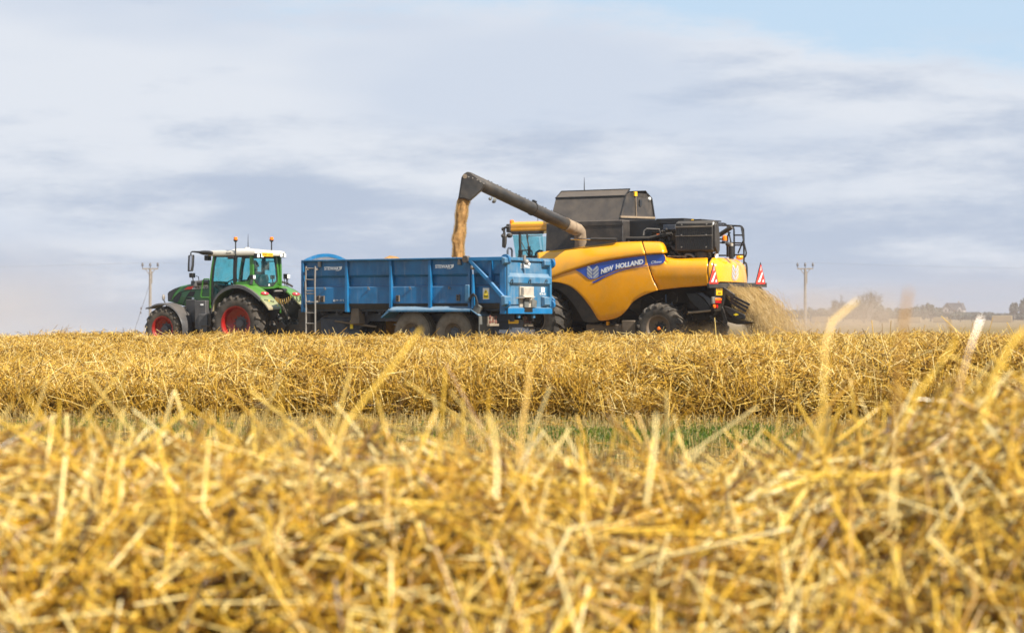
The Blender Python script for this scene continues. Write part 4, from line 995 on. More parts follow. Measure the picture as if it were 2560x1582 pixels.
def driver():
    """The driver, sitting facing forward (-u) with hands on the wheel."""
    su, sv = -.05, 1.22; z0 = 1.90
    P = []; E = []; R = []
    def add(p, r, par=None):
        P.append((su + p[0], sv + p[1], z0 + p[2])); R.append(r)
        if par is not None: E.append((par, len(P) - 1))
        return len(P) - 1
    hip = add((0, 0, .08), (.16, .13)); wa = add((.02, 0, .25), (.155, .12), hip); ch = add((.0, 0, .44), (.18, .125), wa); nb = add((-.01, 0, .58), (.085, .075), ch)
    nk = add((-.02, 0, .65), (.058, .058), nb); hd = add((-.03, 0, .76), (.078, .092), nk); ht = add((-.03, 0, .86), (.068, .082), hd)
    for s in (-1, 1):
        th = add((-.08, s * .10, .06), .095, hip); kn = add((-.46, s * .15, .09), .07, th); cf = add((-.52, s * .15, -.14), .058, kn); an = add((-.56, s * .14, -.36), .042, cf); toe = add((-.74, s * .15, -.39), .036, an)
        sh = add((.0, s * .20, .51), .068, ch); el = add((-.12, s * .29, .27), .05, sh); wr = add((-.42, s * .19, .28), .034, el); ha = add((-.50, s * .17, .30), (.042, .026), wr)
        for k in range(4):
            b = add((-.545, s * (.17 - .025 + .018 * k), .325), .010, ha); add((-.575, s * (.17 - .025 + .018 * k), .305), .009, b)
        add((-.53, s * .12, .31), .011, ha)
    me = skinned('person', P, E, R)
    me.materials.append(MATS['jacket']); me.materials.append(MATS['skin'])
    for p in me.polygons:
        c = p.center; p.material_index = 1 if (c.z > z0 + .64 or c.x < su - .44 and c.z > z0 + .22) else 0
    o = bpy.data.objects.new('person', me); COL.objects.link(o); o.location = (*KF.o, 0); o.rotation_euler = (0, 0, -KF.a)
    tag(o, 'driver in a dark jacket sitting at the wheel inside the green tractor cab', 'person')
    h = MB(); rings = []
    for i in range(7):
        th = math.pi * .5 * i / 6
        rings.append([(su - .015 + .105 * math.cos(th) * math.cos(a) + (.012 if math.cos(a) > 0 else -.0), sv + .088 * math.cos(th) * math.sin(a), z0 + .775 + .135 * math.sin(th) - (.06 * math.cos(th) if math.cos(a) > -.2 else -.02)) for a in [2 * math.pi * k / 16 for k in range(16)]])
    h.loft(rings).build('hair', 'hair', o)
    MB().ball((su - .125, sv, z0 + .755), .018, 5, (1, .8, 1.3)).build('nose', 'skin', o)
    for s in (-1, 1): MB().ball((su - .02, sv + s * .085, z0 + .76), .025, 5, (.8, .4, 1.2)).build('ear', 'skin', o)
driver()
# ------------------------------------------------------------------ combine harvester
CF = Frame(4.42, 64.75, 31.4)
def cv_(Z, x, y, v=0.0): return CF.at_v(*Z(x, y), v)
def cu_(Z, x, y, u=1.9): return CF.at_u(*Z(x, y), u)
ID = lambda x, y: (x, y)

def make_combine():
    root = CF.root('combine_harvester')
    tag(root, 'yellow combine harvester with black grain tank and raised unloading auger', 'combine')
    WD = 3.5
    c7 = lambda x, y, v=0.0: CF.at_v(*Z7(x, y), v)
    # ---- wheels
    ufw, zfw = CF.at_v(1328, 800, -.28)
    for face, v in ((-1, .26), (1, WD - .26)):
        wheel(root, (ufw, v, 1.0), 1.02, 1.06, .46, face, 20, 'tyre_rubber', 'rim_dusty', 'grime', .065, .42, .2, .08, 10)
    ur_, _ = c7(1765, 1365, .0); zr_ = .72
    for face, v in ((-1, .33), (1, WD - .33)):
        hb = wheel(root, (ur_, v, zr_), .80, .62, .40, face, 18, 'tyre_rubber', 'rim_dusty', 'black_metal', .055, .20, .13, .05, 10)
        MB().lathe([(.055, 0), (.055, .05), (.03, .07), (0, .072)], (ur_, v + face * .20, zr_), (0, face, 0), 12).build('hub_cap', 'orange_lens', hb)
    MB().tube([(ur_, .5, zr_), (ur_, WD - .5, zr_)], .14, 10).box(ur_ - .3, ur_ + .3, 1.4, 2.1, .7, 1.6).build('rear_axle', 'grime', root)
    MB().tube([(ufw, .6, 1.0), (ufw, WD - .6, 1.0)], .25, 10).build('front_axle', 'grime', root)
    # ---- inner body
    uA = c7(20, 400, .5)[0]; uB = 1.55
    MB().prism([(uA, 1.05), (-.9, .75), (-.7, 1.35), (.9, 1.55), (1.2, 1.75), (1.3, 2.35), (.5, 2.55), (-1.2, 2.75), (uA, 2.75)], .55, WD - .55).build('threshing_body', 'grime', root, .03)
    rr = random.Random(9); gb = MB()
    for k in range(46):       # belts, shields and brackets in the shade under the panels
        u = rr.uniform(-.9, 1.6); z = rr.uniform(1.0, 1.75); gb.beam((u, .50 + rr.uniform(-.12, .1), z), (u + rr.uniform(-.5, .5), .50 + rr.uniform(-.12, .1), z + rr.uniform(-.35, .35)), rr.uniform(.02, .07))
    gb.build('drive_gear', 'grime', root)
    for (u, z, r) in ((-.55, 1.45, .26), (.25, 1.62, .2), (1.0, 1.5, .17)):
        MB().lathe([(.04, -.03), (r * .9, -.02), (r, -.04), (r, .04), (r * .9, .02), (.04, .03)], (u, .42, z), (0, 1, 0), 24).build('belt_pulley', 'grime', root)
    # ---- yellow side panels
    top = [(20, 225), (150, 204), (400, 178), (700, 135), (1075, 94), (1180, 75), (1400, 65), (1537, 62)]
    bot = [(20, 682), (215, 592), (390, 520), (570, 457), (900, 353), (1200, 298), (1590, 243)]
    bot = smoothpts(bot, 3)
    vup = lambda s, t: -.05 + .34 * (1 - t) ** 2.2 - .015 * math.sin(math.pi * t)
    up = sheet(CF, Z7, top, bot, vup, 44, 10)
    uo = up.build('upper_side_panel', 'combine_yellow_dusty', root, solid=.03)
    ln = sheet(CF, Z7, [(150, 204), (158, 203)], [(118, 630), (128, 626)], lambda s, t: vup(s, t) - .018, 2, 10); ln.build('panel_gap', 'black_metal', uo, smooth=0)
    lip = sheet(CF, Z7, bot, [(x, y + 12) for x, y in bot], lambda s, t: -.035 + .10 * t, 44, 2); lip.build('panel_lip', 'combine_yellow', uo)
    def vcap(s, t): return -.05 + .34 * (1 - t) ** 2.2 + .5 * max(0, (s - .72) / .28) ** 2.4
    cap = sheet(CF, Z7, [(1552, 62), (1650, 62), (1790, 64), (1845, 80), (1885, 122), (1908, 180)], [(1604, 242), (1700, 236), (1800, 230), (1912, 222)], vcap, 26, 9)
    cap.build('rear_cap_panel', 'combine_yellow', root, solid=.03)
    vlow = lambda s, t: .02 + .10 * max(0, t - .75) ** 2 * 16 * .12 + .06 * (1 - t) ** 3 - .03 * math.sin(math.pi * t)
    topL = [(190, 606), (215, 595), (390, 523), (570, 460), (900, 356), (1200, 301), (1590, 246), (1640, 440), (1690, 600), (1768, 755)]
    botL = smoothpts([(190, 640), (300, 648), (400, 668), (500, 707), (600, 782), (690, 874), (760, 964), (820, 1047), (880, 1150), (915, 1195), (960, 1207), (1100, 1187), (1200, 1152), (1270, 1102), (1330, 1035), (1400, 942), (1500, 872), (1600, 822), (1700, 787), (1768, 764)], 4)
    def lowsheet(top, bot, off=0.0, n=70, m=10):
        vs = []; fs = []; mb = MB(); x0, x1 = max(top[0][0], bot[0][0]), min(top[-1][0], bot[-1][0])
        for i in range(n + 1):
            x = x0 + (x1 - x0) * i / n; yt = interp(top, x); yb = max(interp(bot, x), yt)
            for j in range(m + 1):
                t = j / m; y = yt + (yb - yt) * t; T = (y - 250) / 960
                v = .02 + .16 * max(0, T - .55) ** 2 - .05 * math.sin(math.pi * min(1, T)) + off
                u, z = c7(x, y, v); vs.append((u, v, z))
        for i in range(n):
            for j in range(m): a = i * (m + 1) + j; fs.append((a, a + 1, a + m + 2, a + m + 1))
        return mb.add(vs, fs)
    lo = lowsheet(topL, botL).build('lower_side_panel', 'combine_yellow', root, solid=.03)
    # blue band, stripe, emblem and lettering
    dt = [(570, 466), (730, 420), (930, 364), (1200, 312), (1400, 285), (1583, 262)]
    dbm = [(570, 466), (650, 510), (740, 583), (775, 606), (800, 610), (900, 582), (1000, 541), (1200, 457), (1400, 414), (1610, 390)]
    db = lowsheet(dt, [(x, y) for x, y in dbm], -.030, 50, 4); bl = db.build('blue_band', 'decal_blue', lo, smooth=60)
    sp = lowsheet([(812, 650), (870, 620), (1000, 558), (1200, 474), (1400, 428), (1625, 403)], [(812, 655), (830, 660), (870, 648), (1000, 577), (1200, 492), (1400, 442), (1625, 413)], -.030, 40, 2); sp.build('blue_stripe', 'decal_blue', lo, smooth=60)
    ve = -.055
    def leaf_emblem(par, cx, cy, hw, hh, place, skew=0.0):
        """Two leaf halves, each of four bands cut by slanting gaps."""
        mb = MB()
        for s in (-1, 1):
            for k in range(4):
                y0 = -1.0 + k * .50; pts = []
                a0, a1 = y0, y0 + .38
                for i in range(7):
                    x = .06 + .94 * i / 6; y = a0 - .80 * (x - .06) + .62; pts.append((x, max(-1 + .35 * x ** 4, min(1 - .5 * x ** 2, y))))
                for i in range(6, -1, -1):
                    x = .06 + .94 * i / 6; y = a1 - .80 * (x - .06) + .62; pts.append((x, max(-1 + .35 * x ** 4, min(1 - .5 * x ** 2, y))))
                P = [place(cx + s * x * hw + skew * y * hw, cy + y * hh) for x, y in pts]
                n = len(P) // 2
                fs = [(i, i + 1, len(P) - 2 - i, len(P) - 1 - i) for i in range(n - 1)]
                mb.add(P, fs)
        return mb.build('leaf_emblem', 'silver', par, smooth=0)
    leaf_emblem(lo, 826, 502, 84, 104, lambda x, y: (lambda q: (q[0], ve, q[1]))(c7(x, y, ve)))
    a, b = c7(944, 535, ve), c7(1128, 398, ve)
    def slant(text, x0, y0, x1, y1, h, m='white_vinyl', bold=.045, shear=.06, par=lo):
        p, q = c7(x0, y0, ve), c7(x1, y1, ve); r = c7(x0, y0 - h, ve); d = (q[0] - p[0], 0, q[1] - p[1])
        return letters(par, 'lettering', text, (p[0], ve - .003, p[1]), d, (.0, 0, 1), math.hypot(d[0], d[2]), r[1] - p[1], m, bold, shear)
    slant('NEW', 946, 532, 1126, 470, 72); slant('HOLLAND', 1160, 460, 1562, 384, 74)
    slant('CR', 1676, 380, 1745, 372, 38, bold=.0, shear=.3); slant('9080', 1748, 372, 1828, 364, 22, bold=.0, shear=.3)
    u, z = c7(972, 1080, .03); MB().box(u - .04, u + .04, .02, .05, z - .03, z + .04).box(u - .03, u + .02, .03, .05, z - .14, z - .06).build('panel_latch', 'black_metal', lo)
    # rear side panel with its rounded section
    def vrear(s, t): return .03 + .24 * abs(2 * t - 1) ** 3.0
    rt = [(1614, 633), (1650, 631), (1659, 631), (1666, 640), (1690, 644), (1769, 641.5)]; rb = [(1645, 721), (1700, 714.5), (1771, 709)]
    def rear_sheet(top, bot, off=0.0, n=30, m=14):
        vs = []; fs = []; mb = MB()
        for i in range(n + 1):
            s = i / n; xt = top[0][0] + (top[-1][0] - top[0][0]) * s; xb = bot[0][0] + (bot[-1][0] - bot[0][0]) * s
            yt, yb = interp(top, xt), interp(bot, xb)
            for j in range(m + 1):
                t = j / m; x = xt + (xb - xt) * t; y = yt + (yb - yt) * t
                T = min(1, max(0, (y - 642) / 72)); v = .03 + (.22 * max(0, 1 - T * 3.2) ** 2 if x > 1664 else 0) + .30 * max(0, T - .45) ** 2 - .03 * math.sin(math.pi * T) + off
                u, z = CF.at_v(x, y, v); vs.append((u, v, z))
        for i in range(n):
            for j in range(m): a = i * (m + 1) + j; fs.append((a, a + 1, a + m + 2, a + m + 1))
        return mb.add(vs, fs)
    rs = rear_sheet(rt, rb).build('rear_side_panel', 'combine_yellow', root, solid=.03)
    zx = lambda L: [Z7(x, y) for x, y in L]
    r_ = rear_sheet(zx([(1600, 258), (1700, 250), (1800, 244), (1850, 243), (1872, 258), (1881, 290)]), zx([(1628, 392), (1720, 388), (1800, 384), (1845, 372), (1866, 352), (1879, 325)]), -.028, 24, 4); r_.build('blue_band', 'decal_blue', rs, smooth=60)
    r_ = rear_sheet(zx([(1632, 401), (1720, 397), (1815, 389)]), zx([(1635, 412), (1720, 405), (1815, 392)]), -.028, 10, 2); r_.build('blue_stripe', 'decal_blue', rs, smooth=60)
    r_ = rear_sheet(zx([(1608, 390), (1642, 392), (1650, 392)]), zx([(1764, 762), (1768, 762), (1771, 762)]), -.004, 2, 10)
    # rear hood wrapping round the back
    S = 1.05
    plan = smoothpts([(x * S, y * S) for x, y in [(1.62, 0.03), (1.72, .06), (1.82, .16), (1.885, .40), (1.905, .9), (1.875, 1.4), (1.80, 1.9), (1.66, 2.4), (1.45, 2.75), (1.15, 3.0), (.8, 3.12)]], 4)
    zt_, zb_ = CF.at_v(1768, 641.5, .1)[1], CF.at_v(1771, 709, .0)[1]
    zbr = CF.at_u(1835, 701, 1.95)[1]
    rows = []
    for j in range(15):
        t = j / 14; ring = []
        for i, (u, v) in enumerate(plan):
            s = i / (len(plan) - 1); ins = .26 * max(0, 1 - t * 3.0) ** 2 + .10 * (1 - t) + .12 * max(0, t - .6) ** 2 - .06
            cu_0, cv0 = .6, WD / 2
            d = math.hypot(u - cu_0, v - cv0); k = 1 - ins / d * (1 if i > 5 else (i / 6))
            e = .0 if i > 5 else (1 - i / 6)
            zbot = zb_ + (zbr - zb_) * min(1, s * 4)
            z = zt_ + (zbot - zt_) * t + .03 * (0 if t > .2 else (1 - t / .2)) * math.sin(math.pi * s)
            vv = cv0 + (v - cv0) * k; uu = cu_0 + (u - cu_0) * k
            if e > 0:
                T = t; vv = vv * (1 - e) + e * (.03 + .22 * max(0, 1 - T * 3.2) ** 2 + .30 * max(0, T - .45) ** 2 - .03 * math.sin(math.pi * T)); uu = uu * (1 - e) + e * u
            ring.append((uu, vv, z))
        rows.append(ring)
    hood = MB().loft(rows, cap=False, close=False)
    top_ = rows[0]; n = len(top_)
    hood.add(top_ + [(.4, WD - .3, zt_), (.4, .3, zt_)], [list(range(n + 2))])
    hd = hood.build('rear_hood', 'combine_yellow', root, smooth=60)
    gap = MB().tube([rows[j][0][:1] + (rows[j][0][1] - .012,) + rows[j][0][2:] for j in range(15)], .012, 6).build('panel_gap', 'black_metal', hd)
    def place_rear(x, y):      # x across the back, y down, on the hood surface
        k = int(round((y + 1) / 2 * 6)) + 4
        vt = 1.22 + x * 1.0; best = min(range(len(plan)), key=lambda i: abs(rows[7][i][1] - vt)); zz = 2.42 - y * .27
        tj = min(13.999, max(0, (zt_ - zz) / (zt_ - zbr) * 14)); j0 = int(tj); f = tj - j0
        # interpolate over the plan curve
        for i in range(len(plan) - 1):
            if rows[7][i][1] <= vt <= rows[7][i + 1][1]: best = i; break
        g = (vt - rows[7][best][1]) / max(1e-6, rows[7][best + 1][1] - rows[7][best][1])
        p = [Vector(rows[jj][best]).lerp(Vector(rows[jj][best + 1]), g) for jj in (j0, j0 + 1)]
        q = p[0].lerp(p[1], f); return (q.x + .012, q.y - .006, zz)
    leaf_emblem(hd, 0, 0, .26, 1.0, place_rear, -.35)
    v, z = cu_(Z6, 1440, 820, 1.5); MB().ball((1.5, v, z), .12, 8, (1, 1.2, .7)).build('rear_cowl', 'combine_yellow', hd)
    # far side panels
    MB().prism([(uA, 1.4), (-1.0, 1.0), (.2, 1.8), (.9, 1.95), (.9, 2.75), (-.1, 2.9), (-1.0, 3.2), (uA, 2.85)], WD - .12, WD - .05).build('far_side_panel', 'combine_yellow', root, .02)
    # mudguard over the drive wheel
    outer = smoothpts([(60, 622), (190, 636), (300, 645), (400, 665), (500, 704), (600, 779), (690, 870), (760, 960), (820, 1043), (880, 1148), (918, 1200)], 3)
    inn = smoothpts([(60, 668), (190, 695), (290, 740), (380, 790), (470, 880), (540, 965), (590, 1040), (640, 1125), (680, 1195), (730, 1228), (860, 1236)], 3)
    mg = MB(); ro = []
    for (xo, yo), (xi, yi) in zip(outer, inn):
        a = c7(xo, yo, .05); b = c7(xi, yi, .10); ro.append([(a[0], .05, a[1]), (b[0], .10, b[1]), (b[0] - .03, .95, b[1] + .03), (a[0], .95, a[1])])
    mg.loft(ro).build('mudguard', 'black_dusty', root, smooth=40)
    # lower tank, step and pipes between the wheels
    B = lambda Z, x0, y0, x1, y1, va, vb, nm, m, bv=.015, par=root: MB().box(cv_(Z, x0, y1, va)[0], cv_(Z, x1, y1, va)[0], va, vb, cv_(Z, x0, y1, va)[1], cv_(Z, x0, y0, va)[1]).build(nm, m, par, bv)
    B(Z7, 722, 1255, 1300, 1440, .25, 1.2, 'side_tank', 'rim_dusty', .04); B(Z7, 1240, 1200, 1440, 1420, .22, 1.2, 'battery_box', 'rim_dusty', .03)
    p = [c7(x, y, .2) for x, y in ((1235, 1130), (1190, 1240), (1100, 1275), (980, 1280), (940, 1230))]; MB().tube([(a, .2, b) for a, b in p], .02, 8).build('support_rod', 'black_metal', root)
    B(Z7, 1020, 1215, 1050, 1275, .15, .25, 'yellow_bracket', 'combine_yellow', .005)
    for x, y0, y1 in ((1892, 820, 945), (1982, 935, 1000)): p, q = c7(x, y0, .35), c7(x, y1, .35); MB().tube([(p[0], .35, p[1]), (q[0], .35, q[1])], .02, 6).build('steering_rod', 'chrome', root)
    # ---- black upper body, grain tank
    c5 = lambda x, y, v: CF.at_v(*Z5(x, y), v)
    u0, z0 = c5(-20, 1330, .45); u1, z1 = c5(1418, 800, .45); zt1 = c5(700, 800, .45)[1]
    u0 = CF.at_v(1357, 600, .40)[0]
    MB().prism([(u0 + .05, 2.4), (u1, 2.6), (u1, zt1 + .03), (u0 + .55, zt1 + .03), (u0 + .30, cv_(Z4, 1450, 905, .45)[1]), (u0 + .1, cv_(Z4, 1440, 915, .45)[1])], .45, WD - .5).build('upper_body', 'tank_grey', root, .02)
    MB().box(u1 - 2.2, u1 + .01, .43, .46, zt1 - .12, zt1 - .05).build('body_ledge', 'tank_grey', root)
    vb0, vb1 = .58, 3.02; vm0, vm1 = .98, 2.72; vt0, vt1 = 1.27, 2.35
    uf0 = c5(100, 790, vb0)[0]; ub0 = c5(1345, 785, vb0)[0]; zb0 = c5(1345, 788, vb0)[1]
    ufm = c5(212, 352, vm0)[0]; ubm = c5(1462, 330, vm0)[0]; zm = c5(1462, 330, vm0)[1]
    uft = c5(312, 240, vt0)[0]; ubt = c5(1546, 207, vt0)[0]; zt2 = c5(1546, 207, vt0)[1]
    R = lambda ua, ub, va, vb, z: [(ua, va, z), (ub, va, z), (ub, vb, z), (ua, vb, z)]
    tk = MB().loft([R(uf0, ub0, vb0, vb1, zb0), R(ufm, ubm, vm0, vm1, zm)]).build('grain_tank', 'tank_grey', root, .01)
    fl = MB(); O1 = R(ufm, ubm, vm0, vm1, zm + .005); O2 = R(uft, ubt, vt0, vt1, zt2)
    fl.plate([O1[0], O1[1], O2[1], O2[0]], (0, .025, .005)); fl.plate([O1[3], O1[2], O2[2], O2[3]], (0, -.025, .005)); fl.plate([O1[0], O1[3], O2[3], O2[0]], (.025, 0, 0))
    fl.build('tank_flap', 'tank_grey', tk)
    zq = zt2 - .10
    rear_f = MB().plate([(ubm + .004, vm0 + .02, zm), (ubm + .004, vm1, zm), (ubt + .02, vt1 + .05, zq), (ubt + .02, vt0 + .02, zq)], (-.03, 0, 0)).build('tank_rear_flap', 'tank_grey', tk)
    ed = MB().beam((ufm, vm0 - .01, zm), (ubm, vm0 - .01, zm), .05, .05).beam((uft, vt0, zt2), (ubt, vt0, zt2), .035, .035).beam(O1[1], O2[1], .03, .03).beam(O1[0], O2[0], .02, .02)
    ed.beam((ubt + .02, vt0, zq), (ubt + .02, vt1 + .05, zq), .03, .03).beam((ubt + .02, vt1 + .05, zq), (ubm, vm1, zm), .05, .04).beam((ubm, vm1, zm), (ub0, vb1, zb0), .06, .05).beam((ub0 + .01, vb0, zb0), (ubm + .01, vm0, zm), .03, .03)
    ed.build('flap_edge', 'black_metal', tk)
    us = ub0 + .03
    q = lambda x, y: (lambda p: (us, p[0], p[1]))(cu_(Z5, x, y, us))
    a, b = q(1650, 320), q(1665, 700); MB().beam(a, b, .03, .02).build('seam_strip', 'auger_dust', tk)
    a, b = q(1375, 705), q(1990, 725); MB().beam(a, b, .06, .05).build('dust_ledge', 'auger_dust', tk)
    a, b = q(1622, 332), q(1664, 258); MB().box(us - .02, us + .03, a[1], b[1], a[2], b[2]).build('yellow_sticker', 'yellow_plate', tk)
    a, b = q(1715, 508), q(1757, 402); MB().box(us - .02, us + .02, a[1], b[1], a[2], b[2]).build('tank_window', 'black_vinyl', tk)
    a = q(1895, 385); MB().ball(a, .06, 6).build('work_lamp', 'clear_lens', tk)
    u, z = c5(725, 228, 1.9); MB().tube([(u, 1.9, z - .3), (u, 1.9, c5(725, 130, 1.9)[1]), (u, 1.9, c5(725, 0, 1.9)[1])], [.022, .016, .006], 6).build('aerial', 'black_metal', tk)
    u, z = c5(600, 235, 1.8); MB().ball((u, 1.8, z - .12), .28, 8, (1.6, 1, .45)).build('tank_load', 'grain_wheat', tk)
    # ---- unloading auger with elbow, spout and lamp
    D1 = CF.o[1] + .3 * CF.V[1] - 2.65 * CF.U[1] * -1
    ue, ze = cv_(Z4, 2010, 1030, .42); base = Vector((ue, .42, ze))
    Dt = 62.3; tip_px = Z4(262, 205); X = (tip_px[0] - CX) / FPX * Dt; lu, lv = CF.local(X, Dt); tip = Vector((lu, lv, CAM_H - (tip_px[1] - HY) / FPX * Dt))
    d = (base - tip).normalized(); r = .192
    split = tip.lerp(base, .86)
    au = MB().tube([tip - d * .10, tip, split + d * .02], [.10, r, r], 24).build('unloading_auger', 'auger_paint', root, smooth=50)
    foot = cv_(Z4, 2010, 1330, .55)
    MB().tube([split, base - d * .1, base + d * .06 + Vector((0, 0, -.05)), Vector((base.x + .03, .47, base.z - .32)), Vector((foot[0], .6, foot[1]))], [r + .006, r + .012, r + .012, r + .012, r], 24).build('auger_elbow', 'auger_dust', au, smooth=60)
    fl_ = MB()
    for k in range(26):
        p = tip.lerp(base, .16 + .70 * k / 26); sd = d.cross(Vector((0, 0, 1))).normalized(); nn = sd.cross(d).normalized()
        if k % 3 != 2: fl_.lathe([(.018, -.02), (.018, .03), (0, .032)], p + nn * (r + .002), nn, 6)
    sd = d.cross(Vector((0, 0, 1))).normalized(); nn = sd.cross(d).normalized()
    fl_.build('flange_bolts', 'black_metal', au)
    for f in (.56, .865, .925):
        p = tip.lerp(base, f); MB().lathe([(r, -.02), (r + .022, -.02), (r + .022, .02), (r, .02)], p, d, 28).build('flange_ring', 'auger_paint' if f < .8 else 'auger_dust', au)
    p = tip.lerp(base, .565) + nn * (r + .03); rot_box(MB(), p, .12, .1, .10, .45).build('auger_clip', 'black_metal', au)
    # spout hanging down from the tip
    s4 = lambda x, y: (lambda q: Vector((CF.local((q[0] - CX) / FPX * Dt, Dt)[0], CF.local((q[0] - CX) / FPX * Dt, Dt)[1], CAM_H - (q[1] - HY) / FPX * Dt)))(Z4(x, y))
    wv = Vector((CF.V[0] * 0, 1, 0)); cam_n = Vector((math.sin(-CF.a) * 0, 0, 0))
    # direction square to the picture plane in the combine's own axes
    pl = Vector((-math.sin(CF.a), math.cos(CF.a), 0))
    ptsS = [(168, 165), (240, 118), (290, 125), (518, 300), (495, 350), (455, 410), (285, 560), (200, 530), (98, 524)]
    ptsS = [(100, 526), (150, 200), (158, 180), (178, 150), (205, 125), (240, 108), (275, 108), (310, 128), (518, 300), (495, 350), (455, 410), (285, 560), (200, 530)]
    P0 = [s4(x, y) for x, y in ptsS]; c0 = sum(P0, Vector()) / len(P0)
    sp = MB(); rings = []
    for off, k in ((-.21, .93), (-.19, 1.0), (.19, 1.0), (.21, .93)):
        rings.append([c0 + (p - c0) * k + pl * off for p in P0])
    spo = sp.loft(rings).build('auger_spout', 'auger_paint', au, smooth=30)
    for x, y in ((265, 187), (327, 205), (400, 235), (447, 262), (503, 290)):
        MB().lathe([(.022, 0), (.022, .02), (0, .022)], s4(x, y) - pl * .205, -pl, 6).build('bolt', 'galvanised', spo)
    e0, e1 = s4(170, 200), s4(118, 520); MB().beam(e0 - pl * .21, e1 - pl * .21, .03, .02).build('spout_seam', 'black_metal', spo)
    pr_ = s4(205, 178) - pl * .20; MB().lathe([(.07, 0), (.07, .03), (0, .035)], pr_, -pl, 14).build('bearing_cap', 'rim_dusty', spo)
    l0, l1 = s4(600, 525), s4(658, 548)
    lm = MB().ball(l0, .05, 6).tube([s4(625, 490), s4(630, 520), l0], .014, 6).build('spout_lamp', 'flap_grey', au)
    MB().lathe([(.085, -.03), (.085, .03), (.05, .07), (0, .075)], l1, (l1 - l0).normalized(), 14).build('lamp_head', 'flap_grey', lm)
    # folding ram in front of the elbow
    a, b, c = c5(485, 1105, .2), c5(850, 1110, .2), c5(1310, 1118, .2)
    rm = MB().tube([(b[0], .2, b[1]), (c[0], .2, c[1])], .055, 10).build('auger_ram', 'auger_paint', root)
    MB().tube([(a[0], .2, a[1]), (b[0], .2, b[1])], .028, 10).build('ram_rod', 'chrome', rm)
    # ---- engine bay behind the tank
    e5 = lambda x, y, v: c5(x, y, v)
    a, b = c5(1420, 1150, .9), c5(2110, 745, .9)
    MB().box(a[0], b[0] + .1, .9, WD - .6, a[1] - .3, b[1] - .02).build('engine_block_cover', 'black_metal', root, .02)
    B(Z6, 0, 158, 480, 250, .75, 2.6, 'engine_deck', 'black_metal', .01); B(Z6, 120, 258, 330, 350, .68, 2.4, 'deck_shield', 'chassis_paint', .01); B(Z6, 380, 172, 780, 195, 1.2, 2.6, 'deck_lid', 'black_metal', .01)
    B(Z6, 600, 168, 640, 188, 1.18, 1.3, 'filler_cap', 'yellow_plate', .005)
    a, b = c5(1420, 1100, .70), c5(1900, 1095, .70); c = c5(2150, 1030, .70)
    MB().tube([(a[0], .7, a[1]), (b[0], .7, b[1]), (c[0], .7, c[1]), (c[0] + .3, .7, c[1] + .02)], .06, 10).build('intake_pipe', 'black_dusty', root)
    p = [c5(x, y, .72) for x, y in ((1790, 1040), (1800, 960), (1850, 920), (2080, 930), (2100, 1000))]; MB().tube([(u, .72, z) for u, z in p], .022, 6).build('fuel_hose', 'galvanised', root)
    u, z = c5(2065, 1028, .7); MB().box(u - .05, u + .05, .66, .74, z - .02, z + .03).build('valve_knob', 'orange_lens', root)
    # rotary screen / air intake box with slotted plates
    c9 = lambda x, y, v: CF.at_v(*Z9(x, y), v)
    va = .30
    uu0, uu1 = c9(305, 700, va)[0], c9(1290, 700, va)[0]; z1_, z0_ = c9(700, 370, va)[1], c9(700, 1105, va)[1]; ztop = c9(900, 300, va + .25)[1]
    bx = MB().prism_u([(va, z0_), (va, z1_), (va + .18, ztop), (va + .36, ztop - .06), (va + .36, z0_ - .02), (va + .2, z0_ - .06)], uu0, uu1 + .02).build('cooling_box', 'black_dusty', root, .02)
    sl = MB(); ny = 17
    for (ya, yb) in ((380, 440), (505, 705), (735, 1060)):
        for k in range(ny):
            x = 330 + (1275 - 330) * (k + .5) / ny; a = c9(x, yb, va - .01); b = c9(x + 8, ya, va - .01)
            sl.beam((a[0], va - .004, a[1]), (b[0], va - .004, b[1]), .008, .034)
    sl.build('screen_slats', 'black_metal', bx)
    for y0, y1 in ((450, 490), (708, 728)): B(Z9, 305, y0, 1290, y1, va - .03, va, 'screen_band', 'screen_band', .004, bx)
    for x, y in ((490, 408), (1160, 395), (480, 690), (1145, 685), (483, 1015), (1148, 1015)):
        u, z = c9(x, y, va); MB().lathe([(.022, 0), (.022, .02), (0, .022)], (u, va - .02, z), (0, -1, 0), 8).build('screen_bolt', 'galvanised', bx)
    v, z = CF.at_u(*Z9(1338, 385), uu1 + .03); MB().box(uu1 + .02, uu1 + .03, v - .04, v + .04, z - .05, z + .05).build('data_sticker', 'white_vinyl', bx)
    ring = []
    MB().prism_u([(va + .05, z0_ + .1), (va + .03, z1_ - .05), (va + .15, ztop - .08), (va + .28, ztop - .16), (va + .36, z1_ - .4), (va + .36, z0_), (va + .25, z0_ - .12)], uu1 + .02, uu1 + .10).build('end_plate', 'black_dusty', bx, .02)
    B(Z9, 1380, 320, 1465, 880, 1.5, 1.55, 'fan_housing', 'black_metal', .02)
    # exhaust
    ex = [(uu1 + .05, .6, CF.at_v(*Z9(1390, 690), .75)[1])]
    for x, y in ((1450, 690), (1520, 670), (1830, 470)): u, z = c9(x, y, .9); ex.append((u, .9, z))
    MB().tube(ex, [.075, .075, .07, .07], 14).build('exhaust_stack', 'black_dusty', root, smooth=50)
    # engine parts below the screen
    rr = random.Random(21); eg = MB()
    for k in range(40):
        a = c9(rr.uniform(60, 1280), rr.uniform(1080, 1320), .6); eg.beam((a[0], .6 + rr.uniform(-.1, .3), a[1]), (a[0] + rr.uniform(-.35, .35), .6 + rr.uniform(-.1, .3), a[1] + rr.uniform(-.25, .3)), rr.uniform(.02, .06))
